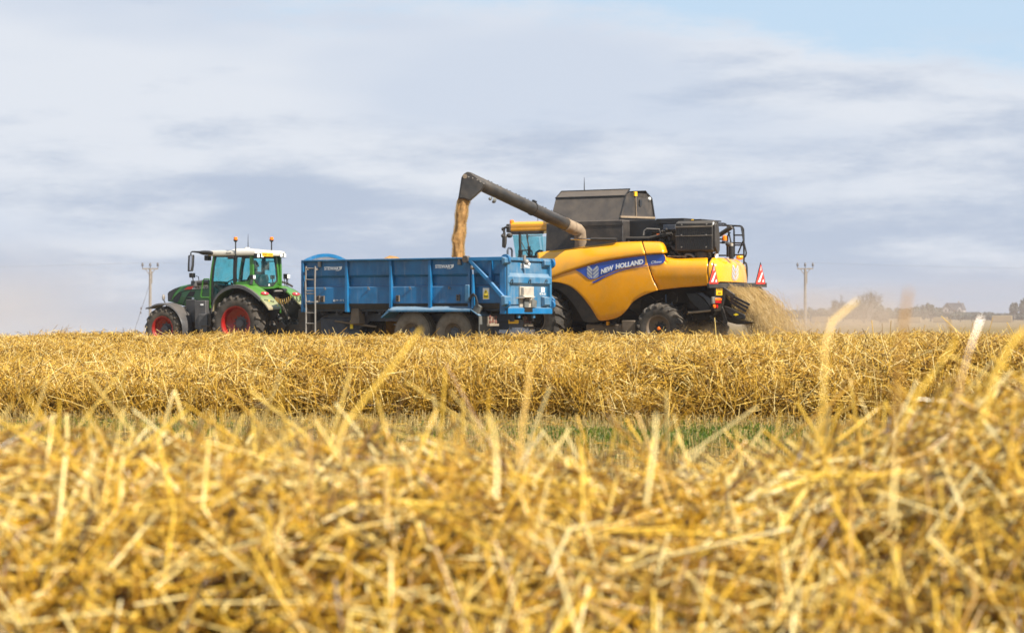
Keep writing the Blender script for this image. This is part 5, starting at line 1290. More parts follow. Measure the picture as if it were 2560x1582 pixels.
    for k in range(30):
        a = c9(rr.uniform(-150, 300), rr.uniform(560, 1250), .7); eg.beam((a[0], .7 + rr.uniform(-.1, .2), a[1]), (a[0] + rr.uniform(-.3, .3), .7 + rr.uniform(-.1, .2), a[1] + rr.uniform(-.3, .3)), rr.uniform(.03, .07))
    eg.build('engine_pipework', 'black_dusty', root)
    a, b = c9(-300, 1330, .85), c9(1300, 560, .85); MB().box(a[0], b[0] - .1, .75, 1.15, a[1] - .2, b[1]).build('engine', 'grime', root, .03)
    p = [c9(x, y, .45) for x, y in ((590, 1290), (590, 1230), (640, 1205), (740, 1225), (830, 1290))]; MB().tube([(u, .45, z) for u, z in p], .04, 8).build('coolant_hose', 'galvanised', root)
    p = [c9(x, y, .5) for x, y in ((870, 1300), (880, 1200), (920, 1165), (980, 1160))]; MB().tube([(u, .5, z) for u, z in p], .06, 10).build('air_pipe', 'black_dusty', root)
    u, z = c9(1030, 1250, .5); MB().lathe([(.16, -.12), (.16, .10), (.13, .13), (0, .13)], (u, .5, z), (0, 0, 1), 18).build('air_filter', 'black_dusty', root)
    p, q = c9(100, 1262, .35), c9(570, 1262, .35); MB().tube([(p[0], .35, p[1]), (q[0], .35, q[1])], .018, 6).build('grab_bar', 'auger_dust', root)
    u, z = c9(1370, 1240, .7); lo_ = MB().lathe([(.05, -.10), (.09, .0), (.09, .05), (0, .06)], (u, .7, z), (1, -.3, 0), 12).build('work_lamp', 'black_metal', root); MB().lathe([(.08, 0), (.08, .01), (0, .012)], (u + .06, .68, z), (1, -.3, 0), 12).build('lamp_glass', 'clear_lens', lo_)
    # ladder rails at the back
    def rail(pts, v, nm='guard_rail', r_=.024, close=False):
        P = [c9(x, y, v) for x, y in pts]; MB().tube([(a, v, b) for a, b in P], r_, 8).build(nm, 'black_metal', root)
    rail([(1450, 375), (1620, 375), (1670, 395), (1710, 450), (1725, 520), (1740, 640)], 2.3)
    rail([(1465, 425), (1700, 428), (2060, 445), (2110, 470), (2145, 530), (2155, 800), (2160, 1300), (2155, 1480)], 1.7, r_=.028)
    rail([(1820, 470), (1870, 480), (1890, 540), (1895, 900), (1895, 1280)], 1.7, r_=.028)
    rail([(2085, 460), (2120, 650), (2150, 860), (2215, 1120), (2222, 1180), (2205, 1250), (2165, 1290)], 1.5)
    rail([(1900, 690), (2125, 690)], 1.7); rail([(1420, 888), (2100, 905)], 1.5); rail([(1900, 960), (2150, 958)], 1.7); rail([(1910, 1222), (2150, 1222)], 1.7)
    rail([(2145, 830), (2090, 960), (2000, 1180)], 1.4); rail([(1470, 800), (1580, 800)], 1.5); rail([(1420, 1238), (1690, 1238)], 1.4)
    rail([(1795, 620), (1760, 640), (1790, 800), (1830, 1000)], 1.3); rail([(1770, 610), (1720, 720), (1715, 860)], 1.3)
    rail([(2165, 1420), (2215, 1450), (2235, 1560), (2240, 1800), (2225, 1950), (2200, 2010)], 2.6, 'access_ladder', .03)
    B(Z9, 1680, 890, 1735, 1280, 1.4, 1.5, 'beacon_post', 'black_metal', .01)
    u, z = c9(1640, 830, 1.3); bp = MB().lathe([(.10, 0), (.085, .08), (0, .08)], (u, 1.3, z - .10), (0, 0, 1), 14).build('beacon_base', 'black_metal', root)
    MB().lathe([(.085, 0), (.088, .08), (.07, .14), (.03, .165), (0, .167)], (u, 1.3, z - .01), (0, 0, 1), 16).build('beacon_lens', 'amber_lens', bp)
    u, z = c9(1745, 940, 1.2); MB().ball((u, 1.2, z), .09, 7, (1.1, 1, .8)).build('rear_camera', 'black_dusty', root)
    u, z = c9(1820, 1290, 1.0); cn = MB().lathe([(.075, -.05), (.075, .34), (0, .34)], (u, 1.0, z), (0, 0, 1), 18).build('extinguisher', 'black_metal', root); MB().lathe([(.05, .34), (.05, .43), (0, .43)], (u, 1.0, z), (0, 0, 1), 16).build('extinguisher_cap', 'chute_cream', cn)
    # ---- cab
    vc0, vc1 = .85, 2.65
    c4 = lambda x, y, v=vc0: CF.at_v(*Z4(x, y), v)
    ucf, ucb = c4(905, 1000)[0], u0 + .15
    zr0, zr1 = c4(1100, 1038)[1], c4(1100, 945)[1]
    rf = lambda k, z: [(ucf + (1 - k) * .3, vc0 + (1 - k) * .4, z), (ucb + .3, vc0 + (1 - k) * .4, z), (ucb + .3, vc1 - (1 - k) * .4, z), (ucf + (1 - k) * .3, vc1 - (1 - k) * .4, z)]
    cr = MB().loft([rf(.97, zr0), rf(1.0, zr0 + .04), rf(1.0, zr0 + .10), rf(.985, zr0 + .12), rf(1.0, zr0 + .14), rf(.97, zr0 + .24), rf(.80, zr0 + .30), rf(.5, zr0 + .33)]).build('cab_roof', 'combine_yellow', root, .02, smooth=40)
    ug, zg = c4(912, 1000); MB().box(ug - .12, ug + .03, vc0 - .05, vc1, zr0 - .02, zr0 + .25).build('lamp_bar', 'black_dusty', root, .03)
    gp = [c4(x, y) for x, y in ((948, 1095), (1420, 1060), (1440, 1500), (1005, 1500))]
    MB().prism(gp, vc0 + .02, vc0 + .028).build('door_window', 'combine_glass', root, smooth=0)
    MB().prism(gp, vc1 - .028, vc1 - .02).build('door_window', 'combine_glass', root, smooth=0)
    a, b = gp[0], gp[3]; MB().plate([(a[0] - .03, vc0 + .1, a[1]), (a[0] - .03, vc1 - .1, a[1]), (b[0] - .03, vc1 - .1, b[1]), (b[0] - .03, vc0 + .1, b[1])], (.008, 0, 0)).build('windscreen', 'combine_glass', root, smooth=0)
    bar = lambda pts, w, nm='door_frame', m='black_dusty', v=vc0: MB().tube([(c4(x, y, v)[0], v, c4(x, y, v)[1]) for x, y in pts], w, 8).build(nm, m, root)
    P4 = lambda x0, y0, x1, y1, w=.08, v=vc0, nm='door_frame': MB().beam((*[c4(x0, y0, v)[0]], v, c4(x0, y0, v)[1]), (c4(x1, y1, v)[0], v, c4(x1, y1, v)[1]), .06, w).build(nm, 'black_dusty', root, .01)
    P4(1068, 1040, 1078, 1500, .075, nm='cab_pillar'); P4(1078, 1430, 1078, 1330, .14); P4(1180, 1085, 1190, 1150, .05); P4(930, 1062, 1440, 1052, .10, nm='window_header'); P4(1085, 1340, 1215, 1330, .04); P4(1200, 1105, 1420, 1100, .02)
    bar([(1185, 1150), (1200, 1230), (1215, 1310)], .022); P4(1213, 1270, 1218, 1470, .09); bar([(1235, 1330), (1258, 1350), (1262, 1400), (1245, 1430)], .025, 'door_handle'); bar([(1095, 1200), (1200, 1420)], .012, 'wiper'); bar([(1180, 1160), (1222, 1300)], .012, 'wiper')
    P4(1040, 1440, 1400, 1425, .05)
    MB().box(ucf + .4, ucb + .3, vc0 + .05, vc1 - .05, 1.8, c4(1100, 1445)[1]).build('cab_base', 'black_metal', root, .03)
    u, z = c4(1375, 1380, 1.2); MB().tube([(u + .12, 1.2, z + .06), (u, 1.2, z + .08), (u - .12, 1.2, z + .02), (u - .14, 1.2, z - .14)], .035, 8).build('steering_column', 'chassis_paint', root)
    MB().box(ucb - .2, ucb + .25, 1.4, 2.1, 2.3, 2.9).build('operator_seat', 'seat_fabric', root, .05)
    u, z = c4(943, 955, vc0 + .1); bb_ = MB().lathe([(.09, -.06), (.08, .02), (0, .02)], (u, vc0 + .1, z), (0, 0, 1), 14).build('beacon_base', 'black_metal', root); MB().lathe([(.072, 0), (.075, .10), (.06, .15), (0, .16)], (u, vc0 + .1, z + .05), (0, 0, 1), 14).build('beacon_lens', 'amber_lens', bb_)
    u, z = c4(1352, 930, 1.6); MB().tube([(u, 1.6, z - .1), (u, 1.6, z + .5)], .012, 6).build('aerial', 'black_metal', root)
    vm = .45; M = lambda x, y: (lambda q: (q[0], vm, q[1]))(c4(x, y, vm))
    MB().tube([M(910, 975), M(850, 972), M(822, 985), M(818, 1030), M(828, 1100)], .04, 8).ball(M(800, 1000), .06, 6, (.8, .8, 1)).ball(M(805, 1105), .07, 7).build('mirror_arm', 'black_dusty', root)
    MB().plate([(p[0], p[1] - .05, p[2]) for p in (M(800, 1105), M(858, 1105), M(852, 1230), M(836, 1303), M(795, 1285))], (0, .10, 0)).build('wing_mirror', 'black_dusty', root, .02)
    u, z = c4(905, 1100, .7); MB().ball((u, .7, z), .09, 7, (1.2, 1, .9)).build('work_lamp', 'black_dusty', root)
    # ---- cutting header in front
    hu = -7.35; hv0 = -3.72; hv1 = WD + 3.72
    hu2, hz2 = None, None
    hdr = MB().prism([(hu - .7, .12), (hu + .25, .14), (hu + .35, .5), (hu + .30, 1.15), (hu + .22, 1.15), (hu + .2, .45), (hu - .7, .2)], hv0 + .1, hv1 - .1).build('header', 'combine_yellow_dusty', root, .01)
    for v in (hv0, hv1 - .06):
        MB().prism([(hu - .9, .40), (hu + .3, .15), (hu + .38, 1.2), (hu + .1, 1.25), (hu - .2, .9), (hu - .8, .5)], v, v + .08).build('header_divider', 'combine_yellow', hdr, .01)
    MB().tube([(hu - .25, hv0 + .1, .48), (hu - .25, hv1 - .1, .48)], .25, 14).build('header_auger', 'cast_iron', hdr)
    rl = MB()
    for k in range(6):
        a = 2 * math.pi * k / 6; rl.tube([(hu - .75 + .5 * math.cos(a), hv0 + .15, .95 + .5 * math.sin(a)), (hu - .75 + .5 * math.cos(a), hv1 - .15, .95 + .5 * math.sin(a))], .025, 6)
    rl.tube([(hu - .75, hv0 + .15, .95), (hu - .75, hv1 - .15, .95)], .07, 10); rl.build('header_reel', 'cast_iron', hdr)
    MB().loft([[(hu + .3, 1.1, .3), (hu + .3, 2.4, .3), (hu + .3, 2.4, .95), (hu + .3, 1.1, .95)], [(uA + .3, 1.1, 1.2), (uA + .3, 2.4, 1.2), (uA + .3, 2.4, 2.0), (uA + .3, 1.1, 2.0)]]).build('feeder_housing', 'grime', root)
    # ---- straw chopper, chute and rear lights
    c8 = lambda x, y, v: CF.at_v(*Z8(x, y), v)
    vq = .35
    ch = MB(); pp = [c8(x, y, vq) for x, y in ((540, 640), (700, 640), (800, 690), (940, 850), (985, 920), (930, 960), (800, 960), (760, 920), (600, 760))]
    ch.prism(pp, vq, vq + .25); ch.build('chopper_guard', 'black_metal', root, .02)
    pl_ = [c8(x, y, vq - .03) for x, y in ((740, 640), (830, 630), (1010, 760), (1030, 840), (1000, 900), (960, 860), (860, 720))]
    MB().prism(pl_, vq - .03, vq + .02).build('chopper_plate', 'chassis_paint', root, .01)
    p = [c8(x, y, .25) for x, y in ((580, 985), (640, 985), (960, 955), (1100, 910))]; MB().tube([(a, .25, b) for a, b in p], .03, 8).build('chopper_arm', 'auger_dust', root)
    MB().loft([[(1.0, .5, 1.85), (1.95, .5, 1.9), (1.95, WD - .5, 1.9), (1.0, WD - .5, 1.85)], [(.9, .5, .95), (1.5, .55, .95), (1.5, WD - .55, .95), (.9, WD - .5, .95)]]).build('straw_chopper', 'grime', root, .02)
    for a_, b_, w_ in (((975, 1045), (1100, 1170), .06), ((1170, 850), (1260, 1180), .08), ((1260, 560), (1180, 870), .10), ((1200, 560), (1400, 700), .14)):
        p, q = c8(*a_, .45), c8(*b_, .45); MB().beam((p[0], .45, p[1]), (q[0], .45, q[1]), .1, w_).build('chopper_strut', 'black_dusty', root, .01)
    tb = [c8(x, y, .35) for x, y in ((1215, 868), (1290, 885), (1600, 1030), (1600, 1090), (1500, 1118), (1400, 1095), (1260, 975))]
    bd = MB().prism(tb, .35, .42).build('spreader_board', 'black_metal', root, .015)
    s_ = [c8(x, y, .34) for x, y in ((1390, 1022), (1440, 1003), (1490, 1024), (1436, 1047))]; MB().prism(s_, .335, .345).build('warning_sticker', 'yellow_sticker', bd, smooth=0)
    MB().prism([c8(x, y, .5) for x, y in ((1240, 1090), (1560, 1130), (1720, 1160), (1620, 1190), (1460, 1200), (1300, 1160))], .5, 1.0).build('spreader_floor', 'grime', root)
    for (a_, b_) in (((1350, 680), (1685, 850)), ((1340, 735), (1655, 905)), ((1335, 790), (1620, 965))):
        p, q = c8(*a_, .5), c8(*b_, .5); MB().beam((p[0], .5, p[1]), (q[0], .5, q[1]), .05, .07).build('spreader_tine', 'black_metal', root)
    vF = 2.95
    for (a_, b_) in (((1700, 530), (2060, 770)), ((1850, 690), (2035, 828))):
        p, q = c8(*a_, vF), c8(*b_, vF); MB().beam((p[0], vF, p[1]), (q[0], vF, q[1]), .05, .08).build('spreader_tine', 'black_metal', root)
    p = [c8(x, y, vF) for x, y in ((1790, 538), (1880, 540), (1905, 565), (1915, 690))]; MB().tube([(a, vF, b) for a, b in p], .03, 8).build('tail_guard', 'black_metal', root)
    u, z = c8(1950, 742, vF); MB().box(u - .08, u + .1, vF - .05, vF, z - .08, z + .08).build('tail_lamp', 'orange_lens', root)
    uL = 1.98
    a, b = cu_(Z8, 940, 505, uL), cu_(Z8, 1975, 492, uL); lbz = a[1]
    lb = MB().beam((uL, a[0], a[1] - .0), (uL, b[0], b[1]), .08, .14, (1, 0, 0)).build('light_bar', 'black_dusty', root, .008)
    def sign(xl, xr, xa, yb, ya):
        p, q, t = cu_(Z8, xl, yb, uL + .04), cu_(Z8, xr, yb, uL + .04), cu_(Z8, xa, ya, uL + .04)
        tri = [p, q, t]; cx_ = ((p[0] + q[0] + t[0]) / 3, (p[1] + q[1] + t[1]) / 3); sh = lambda k: [(cx_[0] + (a - cx_[0]) * k, cx_[1] + (b - cx_[1]) * k) for a, b in tri]
        sg = MB().prism_u(tri, uL + .02, uL + .04).build('warning_triangle', 'black_vinyl', root)
        MB().prism_u(sh(.86), uL + .036, uL + .046).build('triangle_face', 'sign_red', sg, smooth=0)
        I = lambda s, h: (lambda L, Rr: (L[0] + (Rr[0] - L[0]) * s, L[1] + (Rr[1] - L[1]) * s))((p[0] + (t[0] - p[0]) * h, p[1] + (t[1] - p[1]) * h), (q[0] + (t[0] - q[0]) * h, q[1] + (t[1] - q[1]) * h))
        w_ = MB()
        for poly in ([I(.20, .13), I(.40, .13), I(.80, .50), I(.80, .58)], [I(.66, .13), I(.84, .13), I(.80, .25)], [I(.38, .62), I(.52, .64), I(.56, .82), I(.46, .82)]): w_.prism_u(poly, uL + .044, uL + .052)
        w_.build('triangle_stripes', 'sign_white', sg, smooth=0)
    sign(945, 1130, 1043, 487, 88); sign(1785, 1978, 1886, 490, 86)
    p, q = cu_(Z8, 1087, 675, uL), cu_(Z8, 1192, 540, uL)
    MB().box(uL - .05, uL - .01, p[0] - .05, q[0] + .1, p[1] - .06, q[1] + .06).build('plate_holder', 'black_metal', root, .01)
    npl = MB().box(uL - .01, uL, p[0], q[0], p[1], q[1]).build('number_plate', 'yellow_plate', root)
    hh = (q[1] - p[1])
    for i, s in enumerate(('SV64', 'AXA')):
        w_ = (q[0] - p[0]) * (.78 if i == 0 else .6); letters(npl, 'lettering', s, (uL + .002, (p[0] + q[0]) / 2 - w_ / 2, p[1] + hh * (.56 if i == 0 else .10)), (0, 1, 0), (0, 0, 1), w_, hh * .34, 'black_vinyl', .01)
    a, b = cu_(Z8, 1040, 835, uL), cu_(Z8, 1180, 705, uL); lh = MB().box(uL - .10, uL - .02, a[0], b[0], a[1], b[1]).build('lamp_housing', 'flap_grey', root, .03)
    a, b = cu_(Z8, 1068, 822, uL), cu_(Z8, 1175, 728, uL); zm_ = (a[1] + b[1]) / 2
    MB().box(uL - .02, uL + .02, a[0], b[0], zm_, b[1]).build('indicator_lens', 'orange_lens', lh, .02); MB().box(uL - .02, uL + .015, a[0] + .01, b[0] - .01, a[1], zm_ - .004).build('brake_lens', 'red_lens', lh, .02)
    for x, m in ((1067, 'orange_lens'), (1110, 'red_lens')):
        v, z = cu_(Z8, x, 875, uL); MB().lathe([(.055, -.03), (.055, .01), (0, .015)], (uL - .02, v, z), (1, 0, 0), 14).build('reflector', m, root)
    MB().box(uL - .18, uL - .06, cu_(Z8, 1085, 700, uL)[0], cu_(Z8, 1240, 700, uL)[0], cu_(Z8, 1100, 960, uL)[1], cu_(Z8, 1100, 500, uL)[1]).build('lamp_bracket', 'grime', root)
    return root
make_combine()

# ---- straw thrown out behind and chaff below
def straw_spray():
    g = np.random.default_rng(17); n = 9000
    s = g.beta(1.2, 1.0, n); v = g.uniform(.55, 2.95, n)
    wide = np.where(g.random(n) < .3, g.uniform(1.0, 1.7, n), 1.0); u = 1.75 + s * wide * (1.35 + .18 * g.normal(size=n)) + .05 * g.normal(size=n); z = 1.98 - .62 * s - 1.05 * s ** 2 + g.normal(0, .06 + .15 * s, n)
    vv = 1.75 + (v - 1.75) * (1 + .25 * s) + g.normal(0, .2, n) * s
    vv = np.maximum(vv, .62 + .2 * g.random(n)); keep = z > .12; u, vv, z, s = u[keep], vv[keep], z[keep], s[keep]; n = len(u)
    D = np.stack([1.15 + 0 * s, g.normal(0, .25, n), -.45 - 2.3 * s], 1); D /= np.linalg.norm(D, axis=1, keepdims=True); D += g.normal(0, .24, (n, 3))
    o = straw_object('flying_straw', 'straw_fly', np.stack([u, vv, z], 1), D, g.uniform(.08, .42, n), g.uniform(.0022, .0048, n), g.normal(0, .05, n), np.clip(g.normal(.70, .2, n), 0, 1))
    o.location = (*CF.o, 0); o.rotation_euler = (0, 0, -CF.a); tag(o, 'golden straw pouring down from the back of the yellow combine', 'straw', kind='stuff')
    n = 5000; a = g.uniform(0, 1, n)
    u = .55 + g.normal(.45, .42, n); vv = g.uniform(-.2, 2.6, n); z = .25 + np.abs(g.normal(0, .28, n)) * np.clip(1.25 - np.abs(u - 1.0), .1, 1)
    o = straw_object('chaff', 'straw_fly', np.stack([u, vv, z], 1), g.normal(size=(n, 3)), g.uniform(.015, .07, n), g.uniform(.002, .004, n), np.zeros(n), np.clip(g.normal(.35, .2, n), 0, 1))
    o.location = (*CF.o, 0); o.rotation_euler = (0, 0, -CF.a); tag(o, 'brown chaff swirling under the combine behind its rear wheel', 'chaff', kind='stuff')
straw_spray()
# ------------------------------------------------------------------ ground
def ground_z(x, y):
    """Level field round the machines, dropping away on the left beyond them."""
    f = np.clip((y - 75.0) / 60.0, 0, None); s = np.clip((14.0 - x - .02 * y) / 90.0, 0, 1); s = s * s * (3 - 2 * s)
    far = np.clip((y - 75.0), 0, None) * .0080
    return -far * np.clip((18 - x / np.maximum(y, 1) * 300) / 40.0, 0, 1)

def make_ground():
    m = bpy.data.materials.new('field_soil'); m.use_nodes = True; t = NT(m.node_tree)
    tc = t.n('ShaderNodeTexCoord').outputs['Object']
    c = t.mix(t.ramp(t.noise(tc, 1.5, 6), .35, .7), (.13, .09, .04), (.22, .155, .068))
    rows = t.n('ShaderNodeTexWave', i_Scale=1.3, i_Distortion=2.0, i_Detail=3.0); t.link(tc, rows.inputs['Vector'])
    c = t.mix(t.math('MULTIPLY', rows.outputs['Fac'], .35), c, (.27, .195, .09))
    c = t.mix(t.ramp(t.noise(tc, 45.0, 3), .5, .7), c, (.30, .215, .095))
    c = t.mix(t.ramp(t.noise(tc, .22, 4, .6, (1, 2.2, 1)), .60, .78), c, (.10, .16, .035))
    b = t.n('ShaderNodeBsdfPrincipled', i_Roughness=.95); t.link(c, b.inputs['Base Color']); b.inputs['Specular IOR Level'].default_value = .1
    bp = t.n('ShaderNodeBump', i_Strength=.8, i_Distance=.05); t.link(t.noise(tc, 30.0, 5, .7), bp.inputs['Height']); t.link(bp.outputs[0], b.inputs['Normal'])
    o = t.n('ShaderNodeOutputMaterial'); t.link(b.outputs[0], o.inputs[0]); MATS['field_soil'] = m
    ys = np.concatenate([np.linspace(-30, 80, 24), 80 * (45 ** np.linspace(0.02, 1, 50))]); mb = MB(); nx = 60
    vs = []; fs = []
    for y in ys:
        hw = max(60.0, abs(y) * .75)
        for i in range(nx + 1):
            x = -hw + 2 * hw * i / nx; vs.append((x, y, float(ground_z(x, y))))
    for j in range(len(ys) - 1):
        for i in range(nx): a = j * (nx + 1) + i; fs.append((a, a + 1, a + nx + 2, a + nx + 1))
    g = mb.add(vs, fs).build('ground', 'field_soil', smooth=180); g['kind'] = 'structure'
make_ground()

# ------------------------------------------------------------------ straw rows
SLOPE = -.14
def lump(x, sd, amp):
    r_ = np.random.default_rng(sd); ph = r_.uniform(0, 6.28, 8); fr = np.array([.5, .9, 1.6, 2.7, 4.1, 6.3, 9.0, 13.0]); am = np.array([1, .8, .7, .6, .45, .35, .25, .2])
    return amp * sum(a * np.sin(f * x + p) for a, f, p in zip(am, fr, ph)) / 2.6

def windrow(name, yc, x0, x1, hfun, half, n, Lr, Rr_, seed, label, matn='straw', slope=SLOPE, amp=.085, stick=.10, top_only=False, tone0=.55, tsd=.22, hollow=0.0, back=.07, ups=0, deepness=.08, under=0.0):
    g = np.random.default_rng(seed)
    def shape(s): return np.clip(1 - np.abs(s) ** 2.6, 0, 1) ** .62
    def surf(x, s):
        h = (hfun(x) + lump(x, seed, amp) + lump(x * 1.7 + 5 * s, seed + 3, amp * .7)) * shape(s) * np.clip(np.minimum(x - x0, x1 - x) / 1.0 + .02, 0.02, 1) ** .5
        hw = half * (1 + lump(x, seed + 7, .10)); return np.stack([x, yc + slope * x + s * hw + under * np.clip((-s - .72) / .28, 0, 1) ** 1.5, h], -1)
    x = g.uniform(x0, x1, n); s = g.uniform(-1.02, .75 if not top_only else .9, n)
    s = np.where(g.random(n) < .35, -np.abs(g.beta(3, 1.4, n)), s)
    if top_only: s = g.uniform(-.9, .9, n)
    e = 1e-3; P = surf(x, s); Tx = surf(x + e, s) - P; Ts = surf(x, np.clip(s + e, -1.5, 1.5)) - P
    Tx /= np.linalg.norm(Tx, axis=1, keepdims=True); Ts /= np.linalg.norm(Ts, axis=1, keepdims=True) + 1e-9
    N = np.cross(Tx, Ts); N *= np.sign(N[:, 2:3] + 1e-6); N /= np.linalg.norm(N, axis=1, keepdims=True) + 1e-9
    depth = -np.abs(g.normal(0, deepness, n)) + .02; out = g.random(n) < stick; depth = np.where(out, np.abs(g.normal(.03, .04, n)), depth)
    an = g.uniform(0, 2 * math.pi, n); face = np.clip(-s, 0, 1)
    an = np.where(g.random(n) < .45 * face, g.normal(math.pi / 2, .45, n), an)
    D = Tx * np.cos(an)[:, None] + Ts * np.sin(an)[:, None] + N * np.where(out, g.normal(.45, .5, n), g.normal(0, .15, n))[:, None] + g.normal(0, .15, (n, 3))
    L = g.uniform(*Lr, n) * np.where(g.random(n) < .12, 1.6, 1.0); R = g.uniform(*Rr_, n)
    tone = np.clip(g.normal(tone0, tsd, n), 0, 1); tone = np.where(g.random(n) < .07, g.uniform(.85, 1, n), tone)
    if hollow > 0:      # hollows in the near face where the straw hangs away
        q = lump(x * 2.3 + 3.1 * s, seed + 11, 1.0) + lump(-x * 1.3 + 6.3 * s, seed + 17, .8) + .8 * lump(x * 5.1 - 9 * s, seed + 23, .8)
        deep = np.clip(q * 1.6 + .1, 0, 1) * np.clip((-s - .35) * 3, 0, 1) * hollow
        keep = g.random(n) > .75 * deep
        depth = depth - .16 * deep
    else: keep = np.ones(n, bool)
    tone = np.clip(tone + .10 * lump(x * 2.1 + 4 * s, seed + 31, 1.0) + .06 * lump(x * 6 - 7 * s, seed + 37, 1.0), 0, 1)
    C = P + N * depth[:, None]; C[:, 2] = np.maximum(C[:, 2], .02); C, D, L, R, tone = C[keep], D[keep], L[keep], R[keep], tone[keep]; n = len(C)
    if ups:             # single stems standing up out of the row
        k = g.integers(0, n, ups); L[k] = g.uniform(.25, .55, ups); D[k] = np.stack([g.normal(0, .35, ups), g.normal(0, .35, ups), np.ones(ups)], 1)
        kx, ks = g.uniform(x0, x1, ups), g.uniform(-.6, .6, ups); C[k] = surf(kx, ks) + np.stack([0 * kx, 0 * kx, g.uniform(-.08, .12, ups)], 1); tone[k] = g.uniform(.5, 1, ups)
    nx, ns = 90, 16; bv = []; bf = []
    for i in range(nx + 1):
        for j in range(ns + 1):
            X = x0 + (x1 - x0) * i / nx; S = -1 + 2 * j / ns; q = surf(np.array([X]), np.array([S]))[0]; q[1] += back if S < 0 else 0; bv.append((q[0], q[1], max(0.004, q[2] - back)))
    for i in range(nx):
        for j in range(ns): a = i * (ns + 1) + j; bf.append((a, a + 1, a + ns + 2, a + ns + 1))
    o = straw_object(name, matn, C, D, L, R, g.normal(0, .08, n) + np.where(g.random(n) < .3, g.normal(0, .2, n), 0), tone, 3, (bv, bf, .04))  # mound tone kept near black: shade between the straws put into its colour
    tag(o, label, 'straw row', 'straw rows lying on the stubble'); return o, surf

hn = lambda x: np.interp(x, [-3, -1.4, -.2, .25, .62, 1.0, 1.35, 1.7, 3], [.66, .625, .60, .50, .49, .57, .70, .76, .76])
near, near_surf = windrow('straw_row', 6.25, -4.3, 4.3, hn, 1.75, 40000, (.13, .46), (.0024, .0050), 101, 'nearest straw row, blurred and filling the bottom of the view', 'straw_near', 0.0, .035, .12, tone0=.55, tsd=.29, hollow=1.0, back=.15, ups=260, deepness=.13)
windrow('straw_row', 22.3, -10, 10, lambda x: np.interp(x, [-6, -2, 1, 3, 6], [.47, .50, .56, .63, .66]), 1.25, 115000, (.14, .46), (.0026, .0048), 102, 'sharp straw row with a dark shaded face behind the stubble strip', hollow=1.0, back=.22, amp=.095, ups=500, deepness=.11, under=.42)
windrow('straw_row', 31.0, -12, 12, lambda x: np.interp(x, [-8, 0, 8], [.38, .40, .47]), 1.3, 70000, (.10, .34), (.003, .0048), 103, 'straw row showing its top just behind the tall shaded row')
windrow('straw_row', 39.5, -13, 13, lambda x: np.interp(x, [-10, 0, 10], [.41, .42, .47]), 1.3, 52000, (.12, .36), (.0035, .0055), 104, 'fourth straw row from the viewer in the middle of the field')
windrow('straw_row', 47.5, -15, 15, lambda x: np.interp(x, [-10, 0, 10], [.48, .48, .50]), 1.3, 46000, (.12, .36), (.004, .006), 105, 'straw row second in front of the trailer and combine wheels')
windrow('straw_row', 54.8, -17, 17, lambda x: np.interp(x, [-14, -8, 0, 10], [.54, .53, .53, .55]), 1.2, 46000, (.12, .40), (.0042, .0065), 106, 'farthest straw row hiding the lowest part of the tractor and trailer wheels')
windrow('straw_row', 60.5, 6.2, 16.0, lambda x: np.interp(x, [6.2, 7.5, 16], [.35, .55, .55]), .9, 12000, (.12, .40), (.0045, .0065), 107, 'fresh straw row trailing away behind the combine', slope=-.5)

# ------------------------------------------------------------------ stubble and grass between the rows
def stubble():
    g = np.random.default_rng(31); P = []; rows = []
    for (ya, yb, hw, dx, dens) in ((8.2, 21.6, 10, .125, 22), (24, 30, 11, .2, 9), (33, 38.5, 13, .25, 6)):
        for y in np.arange(ya, yb, dx):
            n = int(2 * hw * dens); x = g.uniform(-hw, hw, n); P.append(np.stack([x, y + SLOPE * x * .6 + g.normal(0, .02, n), np.zeros(n)], 1))
    P = np.concatenate(P); n = len(P); h = g.uniform(.07, .16, n); D = np.stack([g.normal(0, .13, n), g.normal(0, .13, n), np.ones(n)], 1); P[:, 2] = h / 2 - .005
    o = straw_object('stubble', 'stubble_stalk', P, D, h, g.uniform(.002, .0036, n), g.normal(0, .02, n), np.clip(g.normal(.5, .25, n), 0, 1), 2)
    tag(o, 'short cut stubble standing in rows between the straw rows', 'stubble', kind='stuff')
    # lying bits
    n = 13000; x = g.uniform(-10, 10, n); y = g.uniform(9, 21.5, n)
    o2 = straw_object('loose_straw', 'straw', np.stack([x, y, g.uniform(.01, .09, n)], 1), np.stack([g.normal(size=n), g.normal(size=n), g.normal(0, .2, n)], 1), g.uniform(.06, .25, n), g.uniform(.0018, .003, n), g.normal(0, .05, n), np.clip(g.normal(.5, .2, n), 0, 1), 3)
    tag(o2, 'loose straw scattered over the stubble strip', 'straw', kind='stuff')
    # grass tufts
    c = []
    for (cx_, cy_, r_, k) in ((1.25, 17.6, .75, 3800), (.55, 18.2, .5, 1200), (2.0, 18.6, .5, 900), (-4.1, 19.6, .7, 700), (-2.9, 19.2, .4, 350), (-.8, 18.2, .5, 250), (3.4, 18.0, .5, 400), (1.2, 18.6, 2.6, 1100), (-3.2, 18.9, 2.0, 500)):
        c.append(np.stack([g.normal(cx_, r_ * .5, k), g.normal(cy_, r_ * .55, k), np.zeros(k)], 1))
    P = np.concatenate(c); P = P + .12 * np.sin(P[:, [1, 0, 2]] * 9); n = len(P); h = g.uniform(.05, .15, n); D = np.stack([g.normal(0, .45, n), g.normal(0, .45, n), np.ones(n)], 1); P[:, 2] = h * .4
    o3 = straw_object('grass', 'grass_blade', P, D, h, g.uniform(.0018, .004, n), g.normal(0, .15, n), g.uniform(0, 1, n), 3)
    tag(o3, 'fresh green grass growing up through the stubble', 'grass', kind='stuff')
stubble()

